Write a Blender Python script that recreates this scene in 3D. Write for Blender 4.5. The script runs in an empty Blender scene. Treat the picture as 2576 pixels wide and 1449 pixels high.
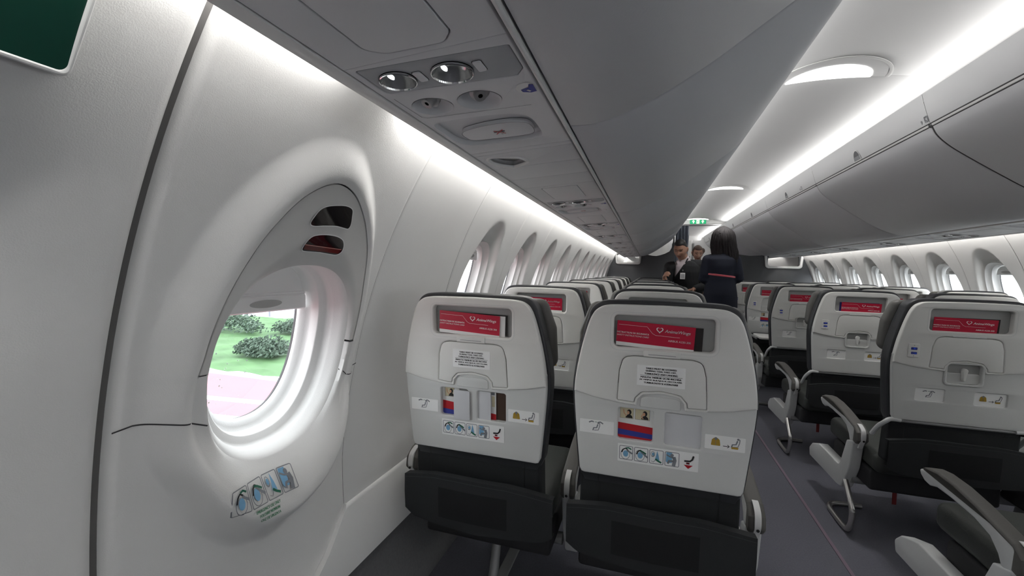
import bpy, bmesh, math, random
from math import sin, cos, pi, sqrt, atan2, radians
from mathutils import Vector, Matrix
from mathutils.geometry import tessellate_polygon

random.seed(7)
sc = bpy.context.scene
COL = sc.collection

# ------------------------------------------------------------------ camera, world, lights, exposure
CAM = (-0.79, 0.0, 1.1522)
cd = bpy.data.cameras.new('camera')
cd.sensor_width = 36.0
cd.lens = 36.0 * 1083.85 / 2576.0
cd.clip_start = 0.02
cd.clip_end = 400
cam = bpy.data.objects.new('camera', cd)
COL.objects.link(cam)
_r = (0.95280963, 0.30265664, 0.0235109)
_u = (-0.03550828, 0.03419823, 0.99878408)
_f = (-0.30148461, 0.95248593, -0.04333122)
cam.matrix_world = Matrix(((_r[0], _u[0], -_f[0], CAM[0]), (_r[1], _u[1], -_f[1], CAM[1]),
                           (_r[2], _u[2], -_f[2], CAM[2]), (0, 0, 0, 1)))
sc.camera = cam

sc.view_settings.view_transform = 'Standard'
sc.view_settings.look = 'None'
sc.view_settings.gamma = 1.0
sc.view_settings.exposure = 1.9
sc.view_settings.use_curve_mapping = False

world = bpy.data.worlds.new('overcast sky')
sc.world = world
world.use_nodes = True
wn = world.node_tree
bg = wn.nodes['Background']
bg.inputs['Color'].default_value = (0.92, 0.96, 1.0, 1)
bg.inputs['Strength'].default_value = 1.9

def strip_light(name, loc, direction, length, width, power, color=(1.0, 0.985, 0.96)):
    ld = bpy.data.lights.new(name, 'AREA')
    ld.shape = 'RECTANGLE'
    ld.size = width
    ld.size_y = length
    ld.energy = power
    ld.color = color
    o = bpy.data.objects.new(name, ld)
    COL.objects.link(o)
    d = Vector(direction).normalized()
    y = Vector((0, 1, 0))
    z = -d
    x = y.cross(z).normalized()
    y = z.cross(x)
    o.matrix_world = Matrix(((x.x, y.x, z.x, loc[0]), (x.y, y.y, z.y, loc[1]), (x.z, y.z, z.z, loc[2]), (0, 0, 0, 1)))
    return o

AFT = -6.6          # the cabin goes on behind the camera
WALL_W = 0.85      # watts per metre
CEIL_W = 0.33
DOME_W = 0.6
def coves():
    # wall wash strips above the outboard edge of the service panels
    for s in (-1, 1):
        for (y0, y1) in (((AFT + 0.1, 0.70), (0.925, 8.35)) if s < 0 else ((AFT + 0.1, 7.45),)):
            strip_light('cove_light', (s * 1.318, (y0 + y1) / 2, 1.538), (s * 1, 0, 0.0), y1 - y0, 0.02, WALL_W * (y1 - y0) * (1.45 if s > 0 else 1.25 if y0 > 0 else 0.75))
    # ceiling wash strips on top of the bins
    for s in (-1, 1):
        y0, y1 = AFT + 0.1, 8.1
        strip_light('ceiling_cove_light', (s * 0.392, (y0 + y1) / 2, 1.985 if s > 0 else 2.006), (-s * 0.55, 0, 0.83 if s > 0 else 0.60), y1 - y0, 0.02, CEIL_W * (y1 - y0) * (1.0 if s > 0 else 1.55))
        strip_light('ceiling_cove_light', (s * 0.392, 10.6, 1.985), (-s * 0.55, 0, 0.83), 4.2, 0.02, CEIL_W * 4.2)
        strip_light('cove_light', (s * 1.318, 10.6, 1.538), (s * 1, 0, 0.0), 4.2, 0.02, WALL_W * 4.2)
    # ceiling dome lamps; unseen ones aft continue the row, added to light seat backs
    for y in (-6.20, -3.36, -0.52, 2.34, 5.18, 8.02):
        o = strip_light('ceiling_dome_light', (0.0, y, 2.075), (0, 0, -1), 0.11, 0.14, DOME_W)
        o.data.spread = radians(105)
coves()

# ------------------------------------------------------------------ materials
MATS = {}
def M(name, color, rough=0.5, metal=0.0, bump=0.0, bscale=200.0, var=0.0, emit=0.0, ecol=None, spec=0.5, vscale=6.0):
    if name in MATS:
        return MATS[name]
    m = bpy.data.materials.new(name)
    m.use_nodes = True
    nt = m.node_tree
    b = nt.nodes['Principled BSDF']
    c = tuple(color) + (1,)
    b.inputs['Base Color'].default_value = c
    b.inputs['Roughness'].default_value = rough
    b.inputs['Metallic'].default_value = metal
    b.inputs['Specular IOR Level'].default_value = spec
    if emit:
        b.inputs['Emission Color'].default_value = tuple(ecol or color) + (1,)
        b.inputs['Emission Strength'].default_value = emit
    tc = nt.nodes.new('ShaderNodeTexCoord')
    if bump:
        n = nt.nodes.new('ShaderNodeTexNoise')
        n.inputs['Scale'].default_value = bscale
        n.inputs['Detail'].default_value = 3
        bp = nt.nodes.new('ShaderNodeBump')
        bp.inputs['Strength'].default_value = bump
        bp.inputs['Distance'].default_value = 0.001
        nt.links.new(tc.outputs['Object'], n.inputs['Vector'])
        nt.links.new(n.outputs['Fac'], bp.inputs['Height'])
        nt.links.new(bp.outputs['Normal'], b.inputs['Normal'])
    if var:
        n2 = nt.nodes.new('ShaderNodeTexNoise')
        n2.inputs['Scale'].default_value = vscale
        n2.inputs['Detail'].default_value = 4
        mx = nt.nodes.new('ShaderNodeMix')
        mx.data_type = 'RGBA'
        mx.inputs[6].default_value = tuple(x * (1 - var) for x in color) + (1,)
        mx.inputs[7].default_value = tuple(min(1, x * (1 + var)) for x in color) + (1,)
        nt.links.new(tc.outputs['Object'], n2.inputs['Vector'])
        nt.links.new(n2.outputs['Fac'], mx.inputs[0])
        nt.links.new(mx.outputs[2], b.inputs['Base Color'])
    MATS[name] = m
    return m

def glass_mat(name, tint=(0.96, 0.98, 0.98), gl=0.06):
    if name in MATS:
        return MATS[name]
    m = bpy.data.materials.new(name)
    m.use_nodes = True
    nt = m.node_tree
    nt.nodes.clear()
    out = nt.nodes.new('ShaderNodeOutputMaterial')
    tr = nt.nodes.new('ShaderNodeBsdfTransparent')
    tr.inputs['Color'].default_value = tuple(tint) + (1,)
    g = nt.nodes.new('ShaderNodeBsdfGlossy')
    g.inputs['Roughness'].default_value = 0.03
    lw = nt.nodes.new('ShaderNodeLayerWeight')
    lw.inputs['Blend'].default_value = 0.3
    fr = nt.nodes.new('ShaderNodeMath')
    fr.operation = 'MULTIPLY'
    fr.inputs[1].default_value = 0.18
    nt.links.new(lw.outputs['Facing'], fr.inputs[0])
    mx = nt.nodes.new('ShaderNodeMixShader')
    nt.links.new(fr.outputs[0], mx.inputs[0])
    nt.links.new(tr.outputs[0], mx.inputs[1])
    nt.links.new(g.outputs[0], mx.inputs[2])
    nt.links.new(mx.outputs[0], out.inputs['Surface'])
    MATS[name] = m
    return m

WALLM = M('wall_liner', (0.735, 0.73, 0.715), 0.55, bump=0.32, bscale=480, var=0.015)
INSERT = M('hatch_insert_plastic', (0.58, 0.575, 0.56), 0.5, bump=0.1, bscale=300)
SEAM = M('dark_seam_tone', (0.05, 0.05, 0.052), 0.8, bump=0.2)  # also colours the strips that stand in for shade in panel gaps
BINM = M('bin_plastic', (0.63, 0.64, 0.66), 0.45, bump=0.15, bscale=300, var=0.01)
BINHOUSE = M('bin_housing_plastic', (0.70, 0.71, 0.72), 0.45, bump=0.15, bscale=300)
CEILM = M('ceiling_panel', (0.78, 0.78, 0.78), 0.55, bump=0.1, bscale=200, var=0.01)
PSUM = M('service_panel_plastic', (0.70, 0.71, 0.725), 0.45, bump=0.1, bscale=300)
PSUD = M('service_panel_dark_band', (0.40, 0.42, 0.44), 0.4, bump=0.1, bscale=300)
TRIMM = M('light_trim_plastic', (0.78, 0.78, 0.77), 0.4, bump=0.05)
SHELL = M('seat_shell_plastic', (0.73, 0.72, 0.69), 0.42, bump=0.15, bscale=350, var=0.01)  # paler than the lower shell, to carry light falling on the top
SHELL2 = M('seat_lower_shell_plastic', (0.64, 0.64, 0.625), 0.42, bump=0.15, bscale=350, var=0.01)
POCKETM = M('pocket_grey_plastic', (0.40, 0.40, 0.39), 0.5, bump=0.1)
LEATHER = M('charcoal_leather', (0.034, 0.035, 0.039), 0.42, bump=0.4, bscale=220, var=0.1)
FABRIC = M('dark_seat_fabric', (0.014, 0.0155, 0.017), 0.8, bump=0.5, bscale=500, var=0.15)
CUSHM = M('seat_cushion_leather', (0.048, 0.052, 0.047), 0.45, bump=0.4, bscale=220, var=0.1)
BLACKNET = M('black_pocket_net', (0.006, 0.006, 0.007), 0.9, bump=0.4, bscale=700)
BLACK = M('black_ink', (0.012, 0.012, 0.013), 0.6, bump=0.05)
GREYINK = M('grey_ink', (0.20, 0.21, 0.23), 0.6, bump=0.05)
WHITEP = M('white_paper', (0.80, 0.80, 0.78), 0.6, bump=0.1, bscale=80, var=0.02)
STICK = M('white_sticker', (0.88, 0.875, 0.86), 0.4, bump=0.05)
REDC = M('red_card', (0.52, 0.012, 0.045), 0.35, bump=0.05, var=0.03)
REDINK = M('red_ink', (0.50, 0.012, 0.02), 0.5, bump=0.05)
BLUEINK = M('blue_ink', (0.035, 0.05, 0.30), 0.5, bump=0.05)
SKYINK = M('light_blue_ink', (0.18, 0.38, 0.58), 0.5, bump=0.05)
GREENINK = M('dark_green_ink', (0.01, 0.12, 0.07), 0.5, bump=0.05)
YELINK = M('mustard_ink', (0.42, 0.26, 0.03), 0.5, bump=0.05)
CREAMINK = M('cream_ink', (0.62, 0.56, 0.38), 0.5, bump=0.05)
SKININK = M('skin_tone_ink', (0.60, 0.33, 0.20), 0.5, bump=0.05)
BROWN = M('brown_panel', (0.06, 0.032, 0.02), 0.5, bump=0.3, bscale=90, var=0.3)
ARMPAD = M('taupe_arm_pad', (0.105, 0.100, 0.092), 0.6, bump=0.3, bscale=260, var=0.08)
ARMW = M('armrest_white_plastic', (0.66, 0.665, 0.66), 0.38, bump=0.05)
METAL = M('brushed_steel', (0.62, 0.60, 0.58), 0.38, metal=1.0, bump=0.05)
GREYMET = M('grey_metal_bracket', (0.33, 0.33, 0.33), 0.4, metal=0.3, bump=0.05)
CARPET = M('dark_carpet', (0.125, 0.125, 0.150), 0.95, bump=0.9, bscale=600, var=0.25, vscale=160)
DADO = M('dark_carpeted_dado', (0.13, 0.13, 0.135), 0.95, bump=0.8, bscale=500, var=0.2, vscale=120)
PARTM = M('partition_grey_laminate', (0.062, 0.064, 0.070), 0.55, bump=0.2, bscale=180, var=0.08)
LENS = M('reading_lamp_lens', (0.34, 0.34, 0.34), 0.10, metal=0.7, bump=0.02)
CHROME = M('polished_chrome_rim', (0.8, 0.8, 0.8), 0.12, metal=1.0, bump=0.02)
BULB = M('lit_lamp_bulb', (1, 1, 1), 0.3, emit=1.0, ecol=(0.85, 0.95, 1.0), bump=0.01)
DOMEL = M('lit_ceiling_diffuser', (1, 1, 1), 0.4, emit=0.9, ecol=(1.0, 1.0, 0.97), bump=0.01)
SIGNG = M('green_sign_face', (0.004, 0.055, 0.035), 0.35, bump=0.05)
EXITG = M('lit_exit_green', (0.0, 0.30, 0.12), 0.4, emit=0.13, ecol=(0.0, 0.50, 0.20), bump=0.01)
EXITW = M('lit_exit_white', (0.9, 0.9, 0.6), 0.4, emit=0.35, ecol=(0.95, 1.0, 0.75), bump=0.01)
BLUELED = M('blue_led', (0.02, 0.06, 0.5), 0.4, emit=0.05, ecol=(0.03, 0.12, 1.0), bump=0.01)
GLASS = glass_mat('window_pane')
GLOSSBLACK = M('glossy_black_window', (0.008, 0.006, 0.006), 0.06, bump=0.01)
DKRED = M('dark_red_handle', (0.10, 0.012, 0.01), 0.12, bump=0.02)
PATHS = M('purple_grey_floor_strip', (0.20, 0.15, 0.19), 0.5, bump=0.1)

# ------------------------------------------------------------------ geometry helpers
class MB:
    def __init__(s):
        s.v = []; s.f = []; s.m = []; s.mats = []
    def mi(s, mat):
        if mat not in s.mats:
            s.mats.append(mat)
        return s.mats.index(mat)
    def add(s, verts, faces, mat):
        o = len(s.v); k = s.mi(mat)
        s.v += [tuple(v) for v in verts]
        for f in faces:
            s.f.append(tuple(i + o for i in f)); s.m.append(k)
        return s
    def mesh(s, name, angle=35):
        me = bpy.data.meshes.new(name)
        me.from_pydata(s.v, [], s.f)
        for m in s.mats:
            me.materials.append(m)
        me.polygons.foreach_set('material_index', s.m)
        bm = bmesh.new(); bm.from_mesh(me)
        bmesh.ops.recalc_face_normals(bm, faces=bm.faces)
        bm.to_mesh(me); bm.free()
        me.polygons.foreach_set('use_smooth', [True] * len(me.polygons))
        me.set_sharp_from_angle(angle=radians(angle))
        me.update()
        return me
    def obj(s, name, parent=None, angle=35, **kw):
        return put(name, s.mesh(name, angle), parent, **kw)

def put(name, me, parent=None, loc=None, label=None, cat=None, group=None, kind=None):
    o = bpy.data.objects.new(name, me)
    COL.objects.link(o)
    if parent is not None:
        o.parent = parent
    if loc is not None:
        o.location = loc
    tag(o, label, cat, group, kind)
    return o

def tag(o, label=None, cat=None, group=None, kind=None):
    if label: o['label'] = label
    if cat: o['category'] = cat
    if group: o['group'] = group
    if kind: o['kind'] = kind
    return o

def thing(name, label, cat, loc=(0, 0, 0), group=None, kind=None):
    o = bpy.data.objects.new(name, None)
    o.empty_display_size = 0.05
    COL.objects.link(o)
    o.location = loc
    return tag(o, label, cat, group, kind)

ident = lambda a, b, c: (a, b, c)

def area2(p):
    return sum(p[i][0] * p[(i + 1) % len(p)][1] - p[(i + 1) % len(p)][0] * p[i][1] for i in range(len(p)))

def offset(p, d):
    """shift a CCW loop inwards by d"""
    n = len(p); out = []
    for i in range(n):
        a, b, c = p[i - 1], p[i], p[(i + 1) % n]
        e1 = (b[0] - a[0], b[1] - a[1]); e2 = (c[0] - b[0], c[1] - b[1])
        l1 = math.hypot(*e1) or 1e-9; l2 = math.hypot(*e2) or 1e-9
        n1 = (-e1[1] / l1, e1[0] / l1); n2 = (-e2[1] / l2, e2[0] / l2)
        m = (n1[0] + n2[0], n1[1] + n2[1]); q = m[0] * m[0] + m[1] * m[1]
        k = 2 / q if q > 0.5 else 2 / 0.5
        out.append((b[0] + m[0] * d * k * 1.0, b[1] + m[1] * d * k * 1.0))
    return out

def fillet(pts, n=6):
    """pts: (x,y,r) corner polygon -> smooth loop (CCW)"""
    P = [(p[0], p[1], p[2] if len(p) > 2 else 0) for p in pts]
    if area2(P) < 0:
        P.reverse()
    out = []
    for i in range(len(P)):
        a, b, c = P[i - 1], P[i], P[(i + 1) % len(P)]
        r = b[2]
        if r <= 0:
            out.append((b[0], b[1])); continue
        u = Vector((a[0] - b[0], a[1] - b[1])); w = Vector((c[0] - b[0], c[1] - b[1]))
        lu, lw = u.length, w.length
        u.normalize(); w.normalize()
        ang = u.angle(w)
        if ang > pi - 0.05:
            out.append((b[0], b[1])); continue
        t = min(r / math.tan(ang / 2), lu * 0.49, lw * 0.49)
        rr = t * math.tan(ang / 2)
        cen = Vector((b[0], b[1])) + (u + w).normalized() * (rr / sin(ang / 2))
        p0 = Vector((b[0], b[1])) + u * t; p1 = Vector((b[0], b[1])) + w * t
        a0 = atan2(p0.y - cen.y, p0.x - cen.x); a1 = atan2(p1.y - cen.y, p1.x - cen.x)
        d = (a1 - a0 + pi) % (2 * pi) - pi
        for k in range(n + 1):
            x = a0 + d * k / n
            out.append((cen.x + rr * cos(x), cen.y + rr * sin(x)))
    return out

def rrect(x0, x1, y0, y1, r, n=5):
    return fillet([(x0, y0, r), (x1, y0, r), (x1, y1, r), (x0, y1, r)], n)

def ell(cx, cy, rx, ry, n=40, a0=0, a1=2 * pi):
    full = abs(a1 - a0 - 2 * pi) < 1e-6
    k = n if full else n + 1
    return [(cx + rx * cos(a0 + (a1 - a0) * i / n), cy + ry * sin(a0 + (a1 - a0) * i / n)) for i in range(k)]

def plate(mb, outer, holes=(), c0=0.0, th=0.01, bev=0.002, mat=None, fmap=ident, bevb=0.0, seg=3, back=True):
    """flat plate in (a,b) whose visible face is at depth c0, thickness th towards +c, rounded edges"""
    if area2(outer) < 0: outer = outer[::-1]
    loops = [outer]
    for h in holes:
        loops.append(h if area2(h) < 0 else h[::-1])   # CW: offset inwards by d moves it away from the hole
    V = []; F = []
    def ring(lp, d, c):
        s = len(V)
        for p in (offset(lp, d) if d else lp):
            V.append(fmap(p[0], p[1], c))
        return s, len(lp)
    prof = []
    if bev > 0:
        for k in range(seg + 1):
            t = k / seg * pi / 2
            prof.append((bev * (1 - sin(t)), c0 + bev * (1 - cos(t))))
    else:
        prof.append((0, c0))
    if bevb > 0:
        for k in range(seg + 1):
            t = k / seg * pi / 2
            prof.append((bevb * (1 - cos(t)), c0 + th - bevb * (1 - sin(t))))
    else:
        prof.append((0, c0 + th))
    first = []; last = []
    for lp in loops:
        prev = None
        for d, c in prof:
            s, n = ring(lp, d, c)
            if prev is None: first.append((s, n, d))
            else:
                for i in range(n):
                    F.append((prev + i, prev + (i + 1) % n, s + (i + 1) % n, s + i))
            prev = s
        last.append((prev, n, prof[-1][0]))
    def cap(rec):
        polys = []; idx = []
        for (s, n, d), lp in zip(rec, loops):
            polys.append([Vector((p[0], p[1], 0)) for p in (offset(lp, d) if d else lp)])
            idx += list(range(s, s + n))
        for t in tessellate_polygon(polys):
            F.append(tuple(idx[i] for i in t))
    cap(first)
    if back: cap(last)
    mb.add(V, F, mat)
    return mb

def flat(mb, pts, c, mat, fmap=ident):
    """single flat polygon at depth c (printed mark)"""
    V = [fmap(p[0], p[1], c) for p in pts]
    tr = tessellate_polygon([[Vector((p[0], p[1], 0)) for p in pts]])
    mb.add(V, [tuple(t) for t in tr], mat)

def ringflat(mb, outer, inner, c, mat, fmap=ident):
    n = len(outer)
    V = [fmap(p[0], p[1], c) for p in outer] + [fmap(p[0], p[1], c) for p in inner]
    mb.add(V, [(i, (i + 1) % n, n + (i + 1) % n, n + i) for i in range(n)], mat)

def outline(mb, loop, w, c, mat, fmap=ident):
    if area2(loop) < 0: loop = loop[::-1]
    ringflat(mb, loop, offset(loop, w), c, mat, fmap)

def stroke(mb, pts, w, c, mat, fmap=ident, closed=False):
    n = len(pts); V = []; F = []
    for i, p in enumerate(pts):
        a = pts[i - 1] if (i or closed) else p
        b = pts[(i + 1) % n] if (i < n - 1 or closed) else p
        d = Vector((b[0] - a[0], b[1] - a[1]))
        if d.length < 1e-9: d = Vector((1, 0))
        d.normalize(); q = Vector((-d.y, d.x)) * w / 2
        V += [fmap(p[0] + q.x, p[1] + q.y, c), fmap(p[0] - q.x, p[1] - q.y, c)]
    for i in range(n if closed else n - 1):
        j = (i + 1) % n
        F.append((2 * i, 2 * i + 1, 2 * j + 1, 2 * j))
    mb.add(V, F, mat)

def ribbon(mb, pts, w, th, mat, fmap, c=0.0):
    """thin solid strip following a 2-D polyline on a mapped surface"""
    n = len(pts); L = []; Rr = []
    for i, p in enumerate(pts):
        a = pts[max(0, i - 1)]; b = pts[min(n - 1, i + 1)]
        d = Vector((b[0] - a[0], b[1] - a[1])).normalized(); q = Vector((-d.y, d.x)) * w / 2
        L.append((p[0] + q.x, p[1] + q.y)); Rr.append((p[0] - q.x, p[1] - q.y))
    V = []; F = []
    for i in range(n):
        V += [fmap(L[i][0], L[i][1], c), fmap(Rr[i][0], Rr[i][1], c), fmap(Rr[i][0], Rr[i][1], c + th), fmap(L[i][0], L[i][1], c + th)]
    for i in range(n - 1):
        for k in range(4):
            F.append((4 * i + k, 4 * i + (k + 1) % 4, 4 * i + 4 + (k + 1) % 4, 4 * i + 4 + k))
    F += [(0, 1, 2, 3), (4 * n - 4, 4 * n - 3, 4 * n - 2, 4 * n - 1)]
    mb.add(V, F, mat)

def box(mb, x0, x1, y0, y1, z0, z1, mat, bev=0.0, seg=3):
    if bev <= 0:
        V = [(x, y, z) for z in (z0, z1) for y in (y0, y1) for x in (x0, x1)]
        mb.add(V, [(0, 1, 3, 2), (4, 5, 7, 6), (0, 1, 5, 4), (2, 3, 7, 6), (0, 2, 6, 4), (1, 3, 7, 5)], mat)
    else:
        bm = bmesh.new()
        bmesh.ops.create_cube(bm, size=1)
        for v in bm.verts:
            v.co = Vector(((x0 + x1) / 2 + v.co.x * (x1 - x0), (y0 + y1) / 2 + v.co.y * (y1 - y0), (z0 + z1) / 2 + v.co.z * (z1 - z0)))
        bmesh.ops.bevel(bm, geom=list(bm.edges), offset=bev, segments=seg, profile=0.5, affect='EDGES')
        bm.verts.ensure_lookup_table()
        mb.add([v.co[:] for v in bm.verts], [[v.index for v in f.verts] for f in bm.faces], mat)
        bm.free()

def smooth_path(pts, n=6):
    out = []
    P = [Vector(p) for p in pts]
    for i in range(len(P) - 1):
        p0 = P[max(0, i - 1)]; p1 = P[i]; p2 = P[i + 1]; p3 = P[min(len(P) - 1, i + 2)]
        for k in range(n):
            t = k / n
            out.append(0.5 * ((2 * p1) + (p2 - p0) * t + (2 * p0 - 5 * p1 + 4 * p2 - p3) * t * t + (3 * p1 - p0 - 3 * p2 + p3) * t ** 3))
    out.append(P[-1])
    return out

def tube(mb, pts, r, mat, n=12, smooth=0, rz=None):
    P = smooth_path(pts, smooth) if smooth else [Vector(p) for p in pts]
    rr = r if isinstance(r, (list, tuple)) else [r] * len(P)
    V = []; F = []
    up = Vector((0.13, 0.21, 0.97))
    for i, p in enumerate(P):
        d = (P[min(len(P) - 1, i + 1)] - P[max(0, i - 1)]).normalized()
        x = d.cross(up)
        if x.length < 0.05: x = d.cross(Vector((1, 0, 0)))
        x.normalize(); y = d.cross(x)
        up = x.cross(d) if False else up
        for k in range(n):
            a = 2 * pi * k / n
            V.append(tuple(p + x * cos(a) * rr[i] + y * sin(a) * (rr[i] if rz is None else rz)))
    for i in range(len(P) - 1):
        for k in range(n):
            F.append((i * n + k, i * n + (k + 1) % n, (i + 1) * n + (k + 1) % n, (i + 1) * n + k))
    F.append(tuple(range(n))); F.append(tuple(range((len(P) - 1) * n, len(P) * n)))
    mb.add(V, F, mat)

def grid(mb, rows, mat, closed=False):
    """rows: list of equal-length point rows"""
    n = len(rows[0]); V = [p for r in rows for p in r]; F = []
    for i in range(len(rows) - 1):
        for k in range(n if closed else n - 1):
            j = (k + 1) % n
            F.append((i * n + k, i * n + j, (i + 1) * n + j, (i + 1) * n + k))
    mb.add(V, F, mat)

def sloop(pts, n=6):
    """closed smooth loop through the given points"""
    P = [Vector((p[0], p[1], 0)) for p in pts]; N = len(P); out = []
    for i in range(N):
        p0, p1, p2, p3 = P[i - 1], P[i], P[(i + 1) % N], P[(i + 2) % N]
        for k in range(n):
            t = k / n
            q = 0.5 * ((2 * p1) + (p2 - p0) * t + (2 * p0 - 5 * p1 + 4 * p2 - p3) * t * t + (3 * p1 - p0 - 3 * p2 + p3) * t ** 3)
            out.append((q.x, q.y))
    return out if area2(out) > 0 else out[::-1]

_TXT = {}
def text2d(body):
    if body in _TXT: return _TXT[body]
    cu = bpy.data.curves.new('lettering', 'FONT')
    cu.body = body; cu.size = 1.0; cu.align_x = 'CENTER'; cu.align_y = 'CENTER'; cu.resolution_u = 3
    o = bpy.data.objects.new('lettering', cu)
    COL.objects.link(o)
    dg = bpy.context.evaluated_depsgraph_get()
    me = bpy.data.meshes.new_from_object(o.evaluated_get(dg))
    v = [(p.co.x, p.co.y) for p in me.vertices]; f = [tuple(q.vertices) for q in me.polygons]
    bpy.data.objects.remove(o); bpy.data.curves.remove(cu); bpy.data.meshes.remove(me)
    xs = [p[0] for p in v] or [0]; ys = [p[1] for p in v] or [0]
    cx = (min(xs) + max(xs)) / 2; cy = (min(ys) + max(ys)) / 2
    w = (max(xs) - min(xs)) or 1; h = (max(ys) - min(ys)) or 1
    r = ([((p[0] - cx), (p[1] - cy)) for p in v], f, w, h)
    _TXT[body] = r
    return r

def text(mb, body, cx, cy, w, h, c, mat, fmap=ident, shear=0.0, bold=0.0, rot=0.0):
    v, f, tw, th = text2d(body)
    co, si = cos(rot), sin(rot)
    shifts = [0] if not bold else [-bold, bold]
    for sh in shifts:
        V = []
        for p in v:
            x = p[0] * w / tw + p[1] * h / th * shear + sh; y = p[1] * h / th
            V.append(fmap(cx + x * co - y * si, cy + x * si + y * co, c))
        mb.add(V, f, mat)

def interp(pts, n_or_list):
    pass

def lin(xs, ys, x):
    if x <= xs[0]: return ys[0]
    for i in range(len(xs) - 1):
        if x <= xs[i + 1]:
            t = (x - xs[i]) / (xs[i + 1] - xs[i]); return ys[i] + (ys[i + 1] - ys[i]) * t
    return ys[-1]

def sstep(x, a=0.0, b=1.0):
    t = max(0.0, min(1.0, (x - a) / (b - a))); return t * t * (3 - 2 * t)

# ------------------------------------------------------------------ cabin shell
R0, ZC = 1.65, 0.60
def wallmap(s):
    def f(y, z, off=0.0):
        q = (z - ZC) / R0
        r = R0 - off
        return (s * r * sqrt(max(0.0, 1 - q * q)), y, ZC + r * q)
    return f
WL, WR = wallmap(-1), wallmap(1)
WL_out = lambda y, z, c: WL(y, z, c)

Z_TOP, Z_DADO = 1.80, 0.24

def rect_hit(th, cy, cz, y0, y1, z0, z1):
    dy, dz = cos(th), sin(th); t = 1e9
    if dy > 1e-9: t = min(t, (y1 - cy) / dy)
    if dy < -1e-9: t = min(t, (y0 - cy) / dy)
    if dz > 1e-9: t = min(t, (z1 - cz) / dz)
    if dz < -1e-9: t = min(t, (z0 - cz) / dz)
    return (cy + dy * t, cz + dz * t)

def super_r(th, a, b, p=2.3):
    return 1.0 / ((abs(cos(th)) / a) ** p + (abs(sin(th)) / b) ** p) ** (1 / p)

# --- ordinary window panel ------------------------------------------------
WIN_Z = 1.035
PA, PB = 0.120, 0.185
def std_disp(y, z):
    """recess of the scalloped arch above an ordinary window"""
    e = sqrt((y / 0.205) ** 2 + ((z - 0.98) / (0.40 if z > 0.98 else 0.55)) ** 2)
    sd = (1 - e) * 0.2
    return -0.036 * sstep(sd, 0, 0.028) * sstep(z, 0.72, 1.08)

def skin_rows(mb, fm, cy, cz, a, b, ths, rect):
    """fuselage frame behind the lining, open only at the pane"""
    rows = []
    for k, off in ((0.0, -0.0935), (0.002, -0.10), (0.3, -0.10), (0.65, -0.10), (1.0, -0.10)):
        row = []
        for t in ths:
            r = super_r(t, a, b); p = (cy + r * cos(t), cz + r * sin(t)); q = rect_hit(t, cy, cz, *rect)
            row.append(fm(p[0] + (q[0] - p[0]) * k, p[1] + (q[1] - p[1]) * k, off))
        rows.append(row)
    grid(mb, rows, SEAM, closed=True)
def std_panel(s, h, y_only=None):
    fm = wallmap(s)
    mb = MB()
    cy, cz = 0.0, WIN_Z
    y0, y1, z0, z1 = -h, h, Z_DADO + 0.17, Z_TOP
    ths = sorted(set([2 * pi * i / 96 for i in range(96)] +
                     [atan2(b - cz, a - cy) % (2 * pi) for a in (y0, y1) for b in (z0, z1)]))
    rows = []
    for (da, db, off) in ((0, 0, -0.092), (0.008, 0.008, -0.086), (0.018, 0.018, -0.078), (0.021, 0.021, -0.060), (0.036, 0.036, -0.054), (0.046, 0.046, -0.035)):
        row = []
        for t in ths:
            r = super_r(t, PA + da, PB + db)
            row.append(fm(cy + r * cos(t), cz + r * sin(t), off))
        rows.append(row)
    NR = 44
    for k in range(NR + 1):
        row = []
        for t in ths:
            r = super_r(t, PA + 0.050, PB + 0.050)
            a = (cy + r * cos(t), cz + r * sin(t)); b = rect_hit(t, cy, cz, y0, y1, z0, z1)
            u = (k / NR) ** 1.15
            y = a[0] + (b[0] - a[0]) * u; z = a[1] + (b[1] - a[1]) * u
            dist = math.hypot(y - a[0], z - a[1])
            off = std_disp(y, z) - 0.022 * math.exp(-(dist / 0.018) ** 1.3)
            edge = min(y - y0, y1 - y)
            if edge < 0.006: off -= 0.004 * (1 - edge / 0.006)
            row.append(fm(y, z, off))
        rows.append(row)
    grid(mb, rows, WALLM, closed=True)
    skin_rows(mb, fm, cy, cz, PA, PB, ths, (-h - 0.004, h + 0.004, -0.08, 1.90))
    return mb.mesh('side_panel', 50)

def pane_mesh(s, cy, cz, a, b, off, name='pane'):
    fm = wallmap(s); mb = MB(); n = 48
    V = [fm(cy + super_r(2 * pi * i / n, a, b) * cos(2 * pi * i / n), cz + super_r(2 * pi * i / n, a, b) * sin(2 * pi * i / n), off) for i in range(n)]
    mb.add(V, [tuple(range(n))], GLASS)
    return mb.mesh(name)

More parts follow.
